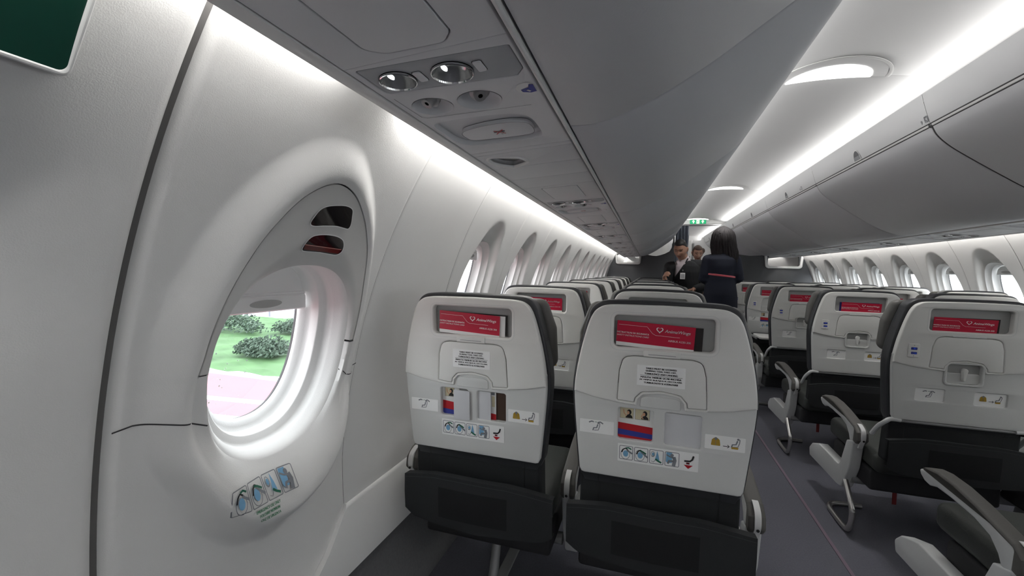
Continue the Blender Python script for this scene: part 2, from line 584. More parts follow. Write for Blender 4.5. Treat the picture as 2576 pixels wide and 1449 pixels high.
def shade_mesh(s, cy, cz, a, b, off, zb, name='window_shade'):
    """half drawn blind with a finger recess in its lower rail"""
    fm = wallmap(s); mb = MB()
    n = 26
    def strip(z, o):
        hw = 1e-4
        tz = (z - cz) / b
        if abs(tz) < 1: hw = a * (1 - abs(tz) ** 2.3) ** (1 / 2.3)
        return [fm(cy - hw + 2 * hw * i / n, z, o) for i in range(n + 1)]
    zt = cz + b * 0.995
    rail = min(zb + 0.045, zt - 0.01)
    zs = [zt - (zt - rail) * (k / 8) ** 1.6 for k in range(9)]
    rows = [strip(z, off) for z in zs]
    rows += [strip(rail, off + 0.003), strip(rail - 0.004, off + 0.005), strip(rail - 0.007, off + 0.002), strip(rail - 0.010, off + 0.005), strip(zb + 0.004, off + 0.006), strip(zb, off + 0.002), strip(zb, off - 0.006)]
    grid(mb, rows, TRIMM)
    # finger recess
    zc = zb + 0.021
    V = []; F = []
    for i in range(24):
        t = 2 * pi * i / 24
        V.append(fm(cy + 0.046 * cos(t), zc + 0.0095 * sin(t), off + 0.0068))
    V.append(fm(cy, zc, off + 0.0066))
    F = [(i, (i + 1) % 24, 24) for i in range(24)]
    mb.add(V, F, POCKETM)
    return mb.mesh(name)

H_L, H_R = 0.31, 0.2825
LWIN = [1.93 + 0.62 * k for k in range(11)]
RWIN = [3.96 + 0.565 * k for k in range(-17, 7)]
LAFT = [-0.75 - 0.62 * k for k in range(9)]
panelL = std_panel(-1, H_L - 0.0015); panelR = std_panel(1, H_R - 0.0015)
win_n = [1]
def std_window(s, yc, shade_z, panel):
    put('wall_left' if s < 0 else 'wall_right', panel, loc=(0, yc, 0), kind='structure')
    w = thing('window_%d' % win_n[0], None, None, (0, yc, 0), kind='structure'); win_n[0] += 1
    put('pane', pane_cache[s], w)
    key = (s, shade_z)
    if key not in shade_cache:
        shade_cache[key] = shade_mesh(s, 0, WIN_Z, PA + 0.006, PB + 0.006, -0.084, shade_z)
    put('window_shade', shade_cache[key], w)
pane_cache = {s: pane_mesh(s, 0, WIN_Z, PA + 0.002, PB + 0.002, -0.091) for s in (-1, 1)}
shade_cache = {}
for i, y in enumerate(LWIN):
    std_window(-1, y, 1.165 if i != 3 else 1.15, panelL)
for i, y in enumerate(RWIN):
    std_window(1, y, {22: 1.10}.get(i, 1.165), panelR)
for y in LAFT:
    std_window(-1, y, 1.165, panelL)

def plain_wall(s, y0, y1, z0=Z_DADO + 0.17, z1=Z_TOP, fn=None, ny=2, nz=60, roll=True):
    fm = wallmap(s); mb = MB(); rows = []
    for k in range(nz + 1):
        z = z0 + (z1 - z0) * k / nz; row = []
        for i in range(ny + 1):
            y = y0 + (y1 - y0) * i / ny
            row.append(fm(y, z, fn(y, z) if fn else 0.0))
        rows.append(row)
    grid(mb, rows, WALLM)
    grid(mb, [[fm(y, -0.08 + 1.98 * k / 30, -0.10) for k in range(31)] for y in (y0 - 0.003, (y0 + y1) / 2, y1 + 0.003)], SEAM)
    return mb

# panel between the exit and the first ordinary window, and the walls behind the camera
def s2_y(z):
    return lin([0.24, 0.311, 0.366, 0.43, 0.575, 0.857, 1.443, 1.8], [0.80, 0.922, 1.009, 1.065, 1.067, 1.097, 1.128, 1.145], z)
mb = MB(); rows = []
for k in range(61):
    z = 0.41 + (Z_TOP - 0.41) * k / 60
    a = s2_y(z) + 0.002
    rows.append([WL(a + (1.6185 - a) * t, z, -0.004 if (i == 0) else (-0.004 if t == 1 else 0.0)) for i, t in enumerate((0, 0.012, 0.3, 0.6, 0.985, 1))])
grid(mb, rows, WALLM)
grid(mb, [[WL(y, -0.08 + 1.98 * k / 30, -0.10) for k in range(31)] for y in (1.19, 1.40, 1.625)], SEAM)
mb.obj('wall_left', kind='structure', angle=60)

def frame_disp(y, z):
    # shallow hollow in the door-frame lining left of the hatch
    d = -0.085 * math.exp(-(((y - 0.165) / 0.125) ** 2 + ((z - 1.14) / 0.15) ** 2))
    d += -0.012 * sstep(y, 0.442, 0.455)
    return d
plain_wall(-1, -0.4385, 0.455, 0.24, Z_TOP, frame_disp, 90, 90).obj('wall_left', kind='structure', angle=60)
plain_wall(-1, AFT, LAFT[-1] - H_L, 0.41, Z_TOP, None, 4, 40).obj('wall_left', kind='structure')
plain_wall(1, AFT, RWIN[0] - H_R, 0.41, Z_TOP, None, 4, 40).obj('wall_right', kind='structure')
for s in (-1, 1):
    ys = (LWIN[-1] + H_L) if s < 0 else (RWIN[-1] + H_R)
    plain_wall(s, ys, 13.0, 0.41, Z_TOP, None, 4, 40).obj('wall_left' if s < 0 else 'wall_right', kind='structure')

# --- emergency exit hatch panel -------------------------------------------
EY, EZ = 0.803, 0.945
LENSPTS = [(1.023, 0.953), (1.014, 1.096), (0.976, 1.214), (0.916, 1.289), (0.845, 1.336), (0.784, 1.342), (0.722, 1.307), (0.672, 1.241), (0.631, 1.154), (0.605, 1.07), (0.591, 0.988), (0.583, 0.943)]
LOWPTS = [(0.58, 0.86), (0.598, 0.78), (0.64, 0.70), (0.71, 0.63), (0.80, 0.60), (0.90, 0.625), (0.965, 0.69), (1.005, 0.77), (1.021, 0.86)]
BULGE = [(1.082, 1.02), (1.062, 1.16), (1.015, 1.275), (0.94, 1.365), (0.85, 1.425), (0.75, 1.42), (0.66, 1.365), (0.575, 1.25), (0.525, 1.12), (0.505, 0.94), (0.52, 0.80), (0.57, 0.70), (0.62, 0.60), (0.70, 0.52), (0.80, 0.490), (0.90, 0.515), (0.98, 0.58), (1.04, 0.69), (1.075, 0.85)]
def polar_fn(pts):
    q = sorted(((atan2(p[1] - EZ, p[0] - EY) % (2 * pi), math.hypot(p[0] - EY, p[1] - EZ)) for p in pts))
    n = len(q)
    def f(t):
        t %= 2 * pi
        for i in range(n):
            a = q[i]; b = q[(i + 1) % n]
            t0 = a[0]; t1 = b[0] if i < n - 1 else b[0] + 2 * pi
            tt = t if t >= t0 else t + 2 * pi
            if t0 <= tt <= t1:
                u = (tt - t0) / (t1 - t0)
                pm = q[i - 1]; pn = q[(i + 2) % n]
                tm = pm[0] if pm[0] < t0 else pm[0] - 2 * pi
                tn = pn[0]
                while tn < t1: tn += 2 * pi
                m0 = (b[1] - pm[1]) / (t1 - tm) * (t1 - t0); m1 = (pn[1] - a[1]) / (tn - t0) * (t1 - t0)
                h = (2 * u ** 3 - 3 * u ** 2 + 1) * a[1] + (u ** 3 - 2 * u ** 2 + u) * m0 + (-2 * u ** 3 + 3 * u ** 2) * b[1] + (u ** 3 - u ** 2) * m1
                return h
        return q[0][1]
    return f
lens_r = polar_fn(LENSPTS + LOWPTS)
bulge_r = polar_fn(BULGE)
def top_b(t, b):    # the reveal is squashed towards the top of the opening
    k = sstep(sin(t), 0.0, 0.5)
    return b * (1 - k) + (0.180 + (b - 0.180) * 0.50) * k
def lip_r(t): return super_r(t, 0.196, top_b(t, 0.245), 2.3)
def low(t):   # 0 at the top, 1 at the bottom
    return sstep(-sin(t), 0.40, 1.0)

NT = 240
THS = [2 * pi * i / NT for i in range(NT)]
EX0, EX1, EZ0 = 0.467, None, 0.26
def ex_rect(t):
    dy, dz = cos(t), sin(t); tt = 0.001
    # march to the slanted right-hand seam / left edge / bottom / top
    lo, hi = 0.0, 2.0
    def inside(k):
        y, z = EY + dy * k, EZ + dz * k
        return EX0 <= y <= s2_y(z) - 0.002 and EZ0 <= z <= Z_TOP
    for _ in range(40):
        m = (lo + hi) / 2
        if inside(m): lo = m
        else: hi = m
    return lo

def ex_pt(t, r, off):
    return WL(EY + r * cos(t), EZ + r * sin(t), off)

def ins_off(t, u):
    """insert surface height from the lip (u=0) to its outer edge (u=1)"""
    return 0.020 + 0.013 * sin(pi / 2 * max(0.0, min(1.0, u * 2.6))) ** 0.8 - 0.002 * u

def hatch_off(t, r):
    """inward relief of the hatch lining at polar position (t, r) outside the opening lip"""
    rl = lens_r(t); rb = max(bulge_r(t), rl + 0.05); rp = lip_r(t)
    u = (r - rl) / (rb - rl)
    if u < 0: top = ins_off(t, (r - rp) / (rl - rp) * (1 + 1.6 * sstep(-sin(t), 0.0, 0.3)))
    elif u < 0.16: top = 0.0305 + 0.0035 * sin(pi / 2 * u / 0.16)
    else: top = 0.034 * (1 - sstep(u, 0.16, 1.0))
    v = (r - rp) / (rb - rp)
    if v < 0.62: bot = 0.020 + 0.056 * sin(pi / 2 * max(0, v) / 0.62)
    else: bot = 0.076 * (1 - sstep(v, 0.60, 1.0))
    k = low(t)
    return top * (1 - k) + bot * k

exit_hatch = thing('wall_left', None, None, (0, 0, 0), kind='structure')
# funnel around the pane (moulded reveal)
mb = MB(); rows = []
for (a, b, off) in ((0.128, 0.180, -0.092), (0.130, 0.183, -0.082), (0.141, 0.194, -0.074), (0.148, 0.203, -0.068), (0.1495, 0.205, -0.062), (0.150, 0.206, -0.042), (0.152, 0.208, -0.039), (0.168, 0.220, -0.032), (0.173, 0.2245, -0.028), (0.174, 0.226, -0.014), (0.1765, 0.228, -0.010), (0.182, 0.233, 0.004), (0.187, 0.238, 0.012), (0.192, 0.2415, 0.017), (0.196, 0.245, 0.020)):
    rows.append([ex_pt(t, super_r(t, a, top_b(t, b), 2.3), off) for t in THS])
grid(mb, rows, WALLM, closed=True)
skin_rows(mb, WL, EY, EZ, 0.128, 0.180, sorted(set(THS + [atan2(b - EZ, a - EY) % (2 * pi) for a in (0.40, 1.20) for b in (-0.08, 1.90)])), (0.40, 1.20, -0.08, 1.90))
mb.obj('window_reveal', exit_hatch, angle=50)
# upper insert (grey) : theta 0..180 degrees
mb = MB(); rows = []
top = [t for t in THS if 0.004 <= t <= pi - 0.0 + 1e-6]
for k in range(15):
    u = k / 14
    rows.append([ex_pt(t, lip_r(t) + (lens_r(t) - 0.0018 - lip_r(t)) * u, ins_off(t, u) - (0.0015 if k == 14 else 0)) for t in top])
rows.append([ex_pt(t, lens_r(t) - 0.0018, 0.012) for t in top])
grid(mb, rows, INSERT)
mb.obj('handle_cover', exit_hatch, angle=50)
# lower lip, dark strip for the shade in the lens groove
mb = MB(); rows = []
bot = [t for t in THS if t >= pi - 1e-6] + [2 * pi]
for k in range(11):
    u = k / 10
    rows.append([ex_pt(t, lip_r(t) + (lens_r(t) - lip_r(t)) * u, hatch_off(t, lip_r(t) + (lens_r(t) - lip_r(t)) * u)) for t in bot])
grid(mb, rows, WALLM)
mb.obj('lower_lip', exit_hatch, angle=50)
mb = MB()
grid(mb, [[ex_pt(t, lens_r(t) + d, 0.024) for t in top] for d in (-0.004, 0.004)], SEAM)
for t in (0.006, pi):
    grid(mb, [[ex_pt(t + d, lip_r(t) + (lens_r(t) - lip_r(t)) * u, ins_off(t, u) + 0.0006) for u in (0, 0.25, 0.5, 0.75, 1)] for d in (-0.006, 0.006)], SEAM)
mb.obj('hatch_seam', exit_hatch)
# outer moulding with the raised rim
mb = MB(); rows = []
def rim(t, u):
    rl = lens_r(t)
    return hatch_off(t, rl + u * (max(bulge_r(t), rl + 0.05) - rl))
def outer_rows(tt, close):
    rows = []
    is_top = not close
    rows.append([ex_pt(t, lens_r(t) + 0.0015 * (0 <= t <= pi), 0.008 if 0 <= t <= pi else hatch_off(t, lens_r(t))) for t in tt])
    N = 26
    for k in range(N + 1):
        u = k / N
        rows.append([ex_pt(t, lens_r(t) + 0.0015 * (0 <= t <= pi) + (max(bulge_r(t), lens_r(t) + 0.05) - lens_r(t)) * u, rim(t, u)) for t in tt])
    for k in range(1, 15):
        u = k / 14
        row = []
        for t in tt:
            rb = max(bulge_r(t), lens_r(t) + 0.05); re = max(ex_rect(t), 0.02)
            if re < rb:
                rb = re
            r = rb + (re - rb) * u
            y = EY + r * cos(t); z = EZ + r * sin(t)
            off = 0.0
            e = y - EX0
            if e < 0.018: off -= 0.020 * (1 - e / 0.018) ** 2
            e = s2_y(z) - y
            if e < 0.006: off -= 0.004 * (1 - e / 0.006) ** 2
            row.append(ex_pt(t, r, off))
        rows.append(row)
    return rows
rows = outer_rows(THS, True)
# clip the moulding at the panel border where the rim would reach past it
for ri in range(len(rows) - 14):
    for i, t in enumerate(THS):
        re = ex_rect(t)
        p = rows[ri][i]
grid(mb, rows, WALLM, closed=True)
mb.obj('hatch_moulding', exit_hatch, angle=50)
w = thing('window_%d' % win_n[0], None, None, (0, 0, 0), kind='structure'); win_n[0] += 1
put('pane', pane_mesh(-1, EY, EZ, 0.130, 0.182, -0.091), w)
put('window_shade', shade_mesh(-1, EY, EZ, 0.137, 0.190, -0.0775, 1.016), w)
# raindrops on the pane
mb = MB()
for _ in range(55):
    y = random.uniform(EY - 0.11, EY + 0.115); z = random.uniform(0.775, 1.01)
    if ((y - EY) / 0.125) ** 2.3 * (1 if y > EY else 1) if y > EY else ((EY - y) / 0.125) ** 2.3 > 1: continue
    r = random.choice((0.0007, 0.0009, 0.0014, 0.002))
    V = [WL(y + r * cos(k * pi / 4), z + r * sin(k * pi / 4) * random.uniform(0.7, 1.1), -0.0905) for k in range(8)] + [WL(y, z, -0.0893)]
    mb.add(V, [(k, (k + 1) % 8, 8) for k in range(8)], M('raindrop_water', (0.75, 0.85, 0.80), 0.1, emit=0.0, bump=0.02))
mb.obj('raindrops', kind='stuff', label='tiny raindrops scattered on the emergency exit window pane', cat='water')

def surf_off(y, z):
    t_ = atan2(z - EZ, y - EY) % (2 * pi); r = math.hypot(z - EZ, y - EY)
    rl = lens_r(t_); rb = max(bulge_r(t_), rl + 0.05)
    return hatch_off(t_, r)
# handle windows in the insert
def hcover(outl, mat, name, band=None):
    mb = MB()
    loop = sloop(outl)
    fm = lambda a, b, c: WL(a, b, surf_off(a, b) + 0.0006 - c)
    flat(mb, offset(loop if area2(loop) > 0 else loop[::-1], 0.0), -0.0012, mat, fm)
    if band:
        flat(mb, band, -0.0018, DKRED, fm)
        stroke(mb, [(p[0], p[1]) for p in band[:2]], 0.002, -0.0024, M('handle_highlight', (0.45, 0.2, 0.18), 0.15, bump=0.02), fm)
    outline(mb, offset(loop if area2(loop) > 0 else loop[::-1], -0.0015), 0.002, -0.0016, TRIMM, fm)
    return mb.obj(name, exit_hatch)
hcover([(0.7535, 1.2535), (0.757, 1.2673), (0.768, 1.2853), (0.786, 1.2949), (0.815, 1.3009), (0.842, 1.3033), (0.864, 1.2985), (0.872, 1.2841), (0.878, 1.2649), (0.874, 1.2541), (0.858, 1.2541), (0.83, 1.2559), (0.795, 1.2529), (0.765, 1.2493)], GLOSSBLACK, 'handle_window')
hcover([(0.7545, 1.1962), (0.758, 1.2115), (0.770, 1.2257), (0.79, 1.2316), (0.82, 1.2339), (0.85, 1.2316), (0.870, 1.2245), (0.879, 1.2115), (0.878, 1.1973), (0.866, 1.1891), (0.845, 1.1891), (0.80, 1.1926), (0.768, 1.1926)], GLOSSBLACK, 'handle_window',
       band=[(0.757, 1.208), (0.874, 1.203), (0.868, 1.192), (0.757, 1.197)])

# seams, dark strips standing in for gap shade: vertical gap left of the hatch, its right edge, horizontal joints, other panel joints
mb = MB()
grid(mb, [[WL(y, 0.24 + (Z_TOP - 0.24) * k / 40, -0.018) for k in range(41)] for y in (0.440, 0.485)], M('brown_grey_gap_shade', (0.13, 0.125, 0.12), 0.7, bump=0.1))  # strip coloured like the shade inside this open gap
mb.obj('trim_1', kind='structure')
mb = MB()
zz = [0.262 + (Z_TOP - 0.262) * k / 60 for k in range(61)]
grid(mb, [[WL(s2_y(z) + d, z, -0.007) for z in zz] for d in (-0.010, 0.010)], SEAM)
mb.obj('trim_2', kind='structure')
mb = MB()
SURF = lambda y, z, c: WL(y, z, surf_off(y, z) + 0.0012 - c)
stroke(mb, [(0.470 + 0.142 * k / 24, lin([0.468, 0.50, 0.55, 0.58, 0.612], [0.865, 0.868, 0.860, 0.853, 0.838], 0.470 + 0.142 * k / 24)) for k in range(25)], 0.0028, 0, SEAM, SURF)
stroke(mb, [(0.992 + 0.104 * k / 16, lin([0.99, 1.02, 1.06, 1.10], [0.868, 0.846, 0.850, 0.858], 0.992 + 0.104 * k / 16)) for k in range(17)], 0.0028, 0, SEAM, SURF)
mb.obj('trim_3', kind='structure')
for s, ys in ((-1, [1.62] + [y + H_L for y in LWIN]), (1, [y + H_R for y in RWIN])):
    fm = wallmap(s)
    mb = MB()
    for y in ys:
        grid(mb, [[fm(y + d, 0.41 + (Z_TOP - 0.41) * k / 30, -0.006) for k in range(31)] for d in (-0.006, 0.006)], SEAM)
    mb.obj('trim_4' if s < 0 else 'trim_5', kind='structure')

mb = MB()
grid(mb, [[WL(y, 0.0 + 0.70 * k / 20, -0.05) for k in range(21)] for y in (0.40, 1.0, 1.66)], SEAM)  # dark sheet behind the lining, added to block light leaking at the seam
mb.obj('leak_sheet', kind='structure')
# sill panel along the foot of the wall and the carpeted dado below
for s in (-1, 1):
    fm = wallmap(s)
    mb = MB()
    prof = [(0.432, -0.004), (0.430, 0.004), (0.42, 0.009), (0.34, 0.016), (0.26, 0.020), (0.245, 0.018), (0.238, 0.0)]
    def yl(z): return (s2_y(z) + 0.0015) if s < 0 else AFT
    rows = []
    for z, o in prof:
        y0 = yl(z); y1 = 8.5 if s < 0 else 7.6
        rows.append([fm(y0, z, -0.006)] + [fm(y0 + (y1 - y0) * k / 20, z, o) for k in range(21)])
    grid(mb, rows, TRIMM)
    mb.obj('trim_6' if s < 0 else 'trim_7', kind='structure', angle=50)
    mb = MB()
    rows = [[fm(y, z, 0.004) for y in (AFT, 2, 6, 13.0)] for z in (0.262, 0.22, 0.16, 0.10, 0.05, 0.0)]
    grid(mb, rows, DADO)
    mb.obj('baseboard_left' if s < 0 else 'baseboard_right', kind='structure')

# floor with the photoluminescent path strip
mb = MB(); box(mb, -1.75, 1.75, AFT, 13.0, -0.06, 0.0, CARPET); mb.obj('floor', kind='structure')
mb = MB(); box(mb, -0.004, 0.010, AFT, 8.4, 0.0, 0.003, PATHS); mb.obj('trim_8', kind='structure')

# crown above everything, rear wall
mb = MB()
rows = []
for k in range(31):
    a = radians(40) + radians(100) * k / 30
    rows.append([((R0 + 0.103) * cos(a), y, ZC + (R0 + 0.103) * sin(a)) for y in (AFT, 3, 8, 13.0)])
grid(mb, rows, M('crown_liner', (0.35, 0.35, 0.35), 0.8, bump=0.1))
mb.obj('ceiling', kind='structure')
mb = MB(); box(mb, -1.80, 1.80, AFT - 0.05, AFT, -0.08, 2.45, M('rear_wall_laminate', (0.45, 0.45, 0.45), 0.6, bump=0.1)); mb.obj('wall_back', kind='structure')

# ceiling panels (arched) with joints
def ceil_z(x): return 2.095 - 0.26 * x * x
SEAMS_C = [AFT, -6.1, -3.26, -0.42, 2.44, 5.28, 8.14, 13.0]
for a, b in zip(SEAMS_C[:-1], SEAMS_C[1:]):
    mb = MB(); rows = []
    for k in range(25):
        x = -0.56 + 1.12 * k / 24
        rows.append([(x, y, ceil_z(x) + dz) for y, dz in ((a, 0.004), (a + 0.004, 0.0), ((a + b) / 2, 0.0), (b - 0.004, 0.0), (b, 0.004))])
    grid(mb, rows, CEILM)
    mb.obj('ceiling', kind='structure', angle=60)

# ------------------------------------------------------------------ ceiling dome lights
def dome_light(y, label):
    t = thing('ceiling_light', label, 'light', (-0.018, y, 0), 'half oval lights along the aisle ceiling')
    def fm(a, b, c): return (a, b, ceil_z(a) - 0.002 + c)
    out = ell(0, 0, 0.245, 0.225, 40, pi, 2 * pi)
    inn = [(p[0] * 0.93, p[1] * 0.92 - 0.004) for p in out]
    mb = MB()
    grid(mb, [[fm(p[0] * k, p[1] * k, c) for p in out] for k, c in ((1.0, 0.0), (1.0, -0.0025), (0.985, -0.0035), (0.955, -0.0035), (0.94, -0.0025), (0.94, 0.0))], TRIMM)
    mb.obj('rim', t)
    mb = MB(); 
    for k in range(20):
        xa, xb = -0.228 + 0.456 * k / 20, -0.228 + 0.456 * (k + 1) / 20
        ya, yb = [-0.207 * sqrt(max(0, 1 - (x / 0.229) ** 2)) - 0.004 for x in (xa, xb)]
        mb.add([fm(xa, ya, -0.001), fm(xb, yb, -0.001), fm(xb, -0.001, -0.001), fm(xa, -0.001, -0.001)], [(0, 1, 2, 3)], CEILM)
    mb.obj('reflector', t)
    mb = MB()
    for k in range(20):
        xa, xb = -0.172 + 0.344 * k / 20, -0.172 + 0.344 * (k + 1) / 20
        ya, yb = [-0.140 * sqrt(max(0, 1 - (x / 0.173) ** 2)) - 0.004 for x in (xa, xb)]
        mb.add([fm(xa, ya, -0.004), fm(xb, yb, -0.004), fm(xb, -0.002, -0.004), fm(xa, -0.002, -0.004)], [(0, 1, 2, 3)], DOMEL)
    mb.obj('diffuser', t)
dome_light(2.44, 'large half oval light in the ceiling, the nearest one')
dome_light(5.28, 'smaller looking half oval ceiling light, second one along the aisle')
dome_light(8.12, 'thin half oval ceiling light just before the green exit arrows')

# ------------------------------------------------------------------ overhead bins
BINP = [(0.372, 1.822), (0.378, 1.808), (0.390, 1.785), (0.415, 1.755), (0.457, 1.717), (0.54, 1.655), (0.62, 1.598), (0.70, 1.543), (0.79, 1.492), (0.86, 1.464), (0.91, 1.452), (0.955, 1.452)]
HOUSEP = [(0.331, 1.967), (0.338, 1.935), (0.352, 1.885), (0.367, 1.838), (0.371, 1.831)]
def bin_unit(s, y0, y1, label, numbers=False, wide=False):
    yc = (y0 + y1) / 2
    t = thing('overhead_bin', label, 'luggage bin', (s * 0.6, yc, 1.6), 'overhead bins on the %s' % ('left' if s < 0 else 'right'))
    def P(x, y, z): return (s * x - s * 0.6, y - yc, z - 1.6)
    g = 0.0075 if wide else 0.0036
    # door
    mb = MB(); rows = []
    yy = [y0 + g - 0.002, y0 + g, y0 + g + 0.004, yc, y1 - g - 0.004, y1 - g, y1 - g + 0.002]
    dd = [0.014, 0.003, 0, 0, 0, 0.003, 0.014]
    SP = [tuple(v)[:2] for v in smooth_path([(a, b, 0) for a, b in BINP], 4)]
    for x, z in SP:
        rows.append([P(x + d * 0.6, y, z + d * 0.8) for y, d in zip(yy, dd)])
    grid(mb, rows, BINM)
    mb.obj('door', t, angle=45)
    # fixed housing: upper band and closed back
    mb = MB(); rows = []
    HP = [(0.40, 1.975), (0.345, 1.972)] + HOUSEP + [(0.385, 1.826), (0.40, 1.80)]
    for x, z in HP:
        rows.append([P(x, y, z) for y in (y0 + 0.001, yc, y1 - 0.001)])
    grid(mb, rows, BINHOUSE)
    back = [(0.395, 1.80), (0.48, 1.73), (0.72, 1.56), (0.87, 1.478), (0.95, 1.464), (1.10, 1.50), (1.14, 1.56), (1.00, 1.80), (0.70, 1.97), (0.40, 1.975)]
    grid(mb, [[P(x, y, z) for y in (y0, y1)] for x, z in back], SEAM)
    for y in (y0, y1):
        mb.add([P(x, y, z) for x, z in back], [tuple(range(len(back)))], SEAM)
    mb.obj('housing', t, angle=40)
    # rail between housing and door
    mb = MB(); rows = []
    for x, z in ((0.369, 1.836), (0.366, 1.833), (0.369, 1.826), (0.376, 1.822)):
        rows.append([P(x, y, z) for y in (y0 + 0.012, y1 - 0.012)])
    grid(mb, rows, TRIMM)
    mb.obj('rail', t)
    # dark strips painting the shade in the open door gaps and beside the rail
    mb = MB()
    w = 0.006 if wide else 0.0022
    fj = lambda a, b, c: P(SPX(a)[0] + (0.004 + c) * 0.6, b, SPX(a)[1] + (0.004 + c) * 0.8)
    def SPX(u):
        i = min(len(SP) - 2, int(u)); k = u - i
        return (SP[i][0] + (SP[i + 1][0] - SP[i][0]) * k, SP[i][1] + (SP[i + 1][1] - SP[i][1]) * k)
    grid(mb, [[P(x + 0.003, yv, z + 0.004) for yv in (y1 - 0.016, y1)] for x, z in SP], SEAM)
    grid(mb, [[P(x + 0.003, yv, z + 0.004) for yv in (y0, y0 + 0.016)] for x, z in SP], SEAM)
    grid(mb, [[P(x, yv, z) for yv in (y0 + 0.002, y1 - 0.002)] for x, z in ((0.3665, 1.8395), (0.3655, 1.8365), (0.3668, 1.8335))], SEAM)
    grid(mb, [[P(x, yv, z) for yv in (y0 + 0.002, y1 - 0.002)] for x, z in ((0.3715, 1.8265), (0.3705, 1.8235), (0.3735, 1.8195))], SEAM)
    mb.obj('gap_strip', t)
    # latch
    mb = MB()
    def fl(a, b, c):   # on the housing band
        z = 1.838 + b; x = lin([1.83, 1.838, 1.885, 1.935, 1.967], [0.371, 0.367, 0.352, 0.338, 0.331], z)
        return P(x + c - 0.0005, yc + a, z)
    dome = ell(0, 0, 0.040, 0.060, 18, 0, pi)
    flat(mb, dome, -0.001, M('dark_latch_recess', (0.10, 0.105, 0.115), 0.5, bump=0.1), fl)
    outline(mb, ell(0, 0, 0.0455, 0.0655, 18, 0, pi), 0.0055, -0.0022, TRIMM, fl)
    flat(mb, [(-0.038, 0.004), (0.038, 0.004), (0.036, 0.028), (-0.036, 0.028)], -0.002, M('latch_paddle_grey', (0.24, 0.25, 0.265), 0.4, bump=0.1), fl)
    mb.obj('latch', t)
    if numbers:
        mb = MB()
        sgn = -1 if s > 0 else 1
        fn = lambda a, b, c: fl(a, b, c)
        f2 = lambda a, b, c: fl(-a, b, c) if s > 0 else fl(a, b, c)
        a0 = -numbers[1] if s > 0 else numbers[1]
        text(mb, numbers[0], a0 - 0.022, 0.018, 0.010, 0.016, -0.001, GREYINK, f2)
        outline(mb, rrect(a0 + 0.0, a0 + 0.026, 0.010, 0.036, 0.004), 0.003, -0.001, GREYINK, f2)
        outline(mb, rrect(a0 + 0.006, a0 + 0.022, 0.016, 0.032, 0.002), 0.002, -0.001, GREYINK, f2)
        mb.obj('row_number', t)
    return t
RB = [-1.705, -0.34, 1.025, 2.39, 3.755, 5.12, 6.485, 7.50]
ordn = ['nearest', 'second', 'third', 'fourth', 'fifth', 'sixth', 'seventh']
vis = {2: 'nearest right overhead bin, cut by the picture edge, ending at the black seam', 3: 'right overhead bin just beyond the black seam, marked 9', 4: 'second right overhead bin beyond the black seam',
       5: 'third right overhead bin beyond the black seam', 6: 'farthest right overhead bin before the grey partition'}
for i in range(7):
    if i < 2:
        bin_unit(1, RB[i], RB[i + 1], 'right overhead bin behind the picture edge, %s the visible ones' % ('well before' if i == 0 else 'just before'))
        continue
    bin_unit(1, RB[i], RB[i + 1], vis[i], {3: ('9', -0.655), 4: ('1', -0.58 + 0.2)}.get(i) , wide=(i in (2, 3)))
LB = [-0.446, 0.904, 2.245, 3.59, 4.94, 6.29, 7.62, 8.35]
visl = ['nearest left overhead bin, above the reading lamps at the picture top', 'left overhead bin just past the curved seam beside the no smoking sign', 'third left overhead bin, counted from the camera',
        'fourth left overhead bin, counted from the camera', 'fifth left overhead bin, counted from the camera', 'sixth left overhead bin, counted from the camera', 'farthest left overhead bin before the striped curtain']
# the bins behind the camera, plain runs of fixed housing
for s, yb in ((-1, LB[0]), (1, RB[0])):
    mb = MB()
    P = HOUSEP[::1] + BINP + [(0.955, 1.47), (0.40, 1.975)]
    grid(mb, [[(s * x, y, z) for y in (AFT, (AFT + yb) / 2, yb - 0.002)] for x, z in [(0.40, 1.975)] + P], BINM)
    mb.obj('trim_20' if s < 0 else 'trim_21', kind='structure')
for i in range(7):
    bin_unit(-1, LB[i], LB[i + 1], visl[i])
for s, ya, yb in ((1, 7.50, 8.9), (1, 8.9, 10.3)):
    bin_unit(s, ya, yb, '%s overhead bin in the front section %s' % ('left' if s < 0 else 'right', 'just past the partition' if ya < 9 else 'near the galley'))

# closing strips that keep the cove dark behind the bins
for s in (-1, 1):
    mb = MB()
    rows = [[(s * x, y, z) for y in (AFT, 13.0)] for x, z in ((1.130, 1.520), (1.235, 1.452))]
    grid(mb, rows, TRIMM)
    mb.obj('trim_9' if s < 0 else 'trim_10', kind='structure')

# ------------------------------------------------------------------ passenger service panels
def pz(x): return 1.449 - (abs(x) - 0.961) * (0.019 / 0.257)
def psumap(s, y0):
    def f(a, b, c):     # a = |x|, b = along the cabin, c = up
        return (s * a, b, pz(a) + c)
    return f
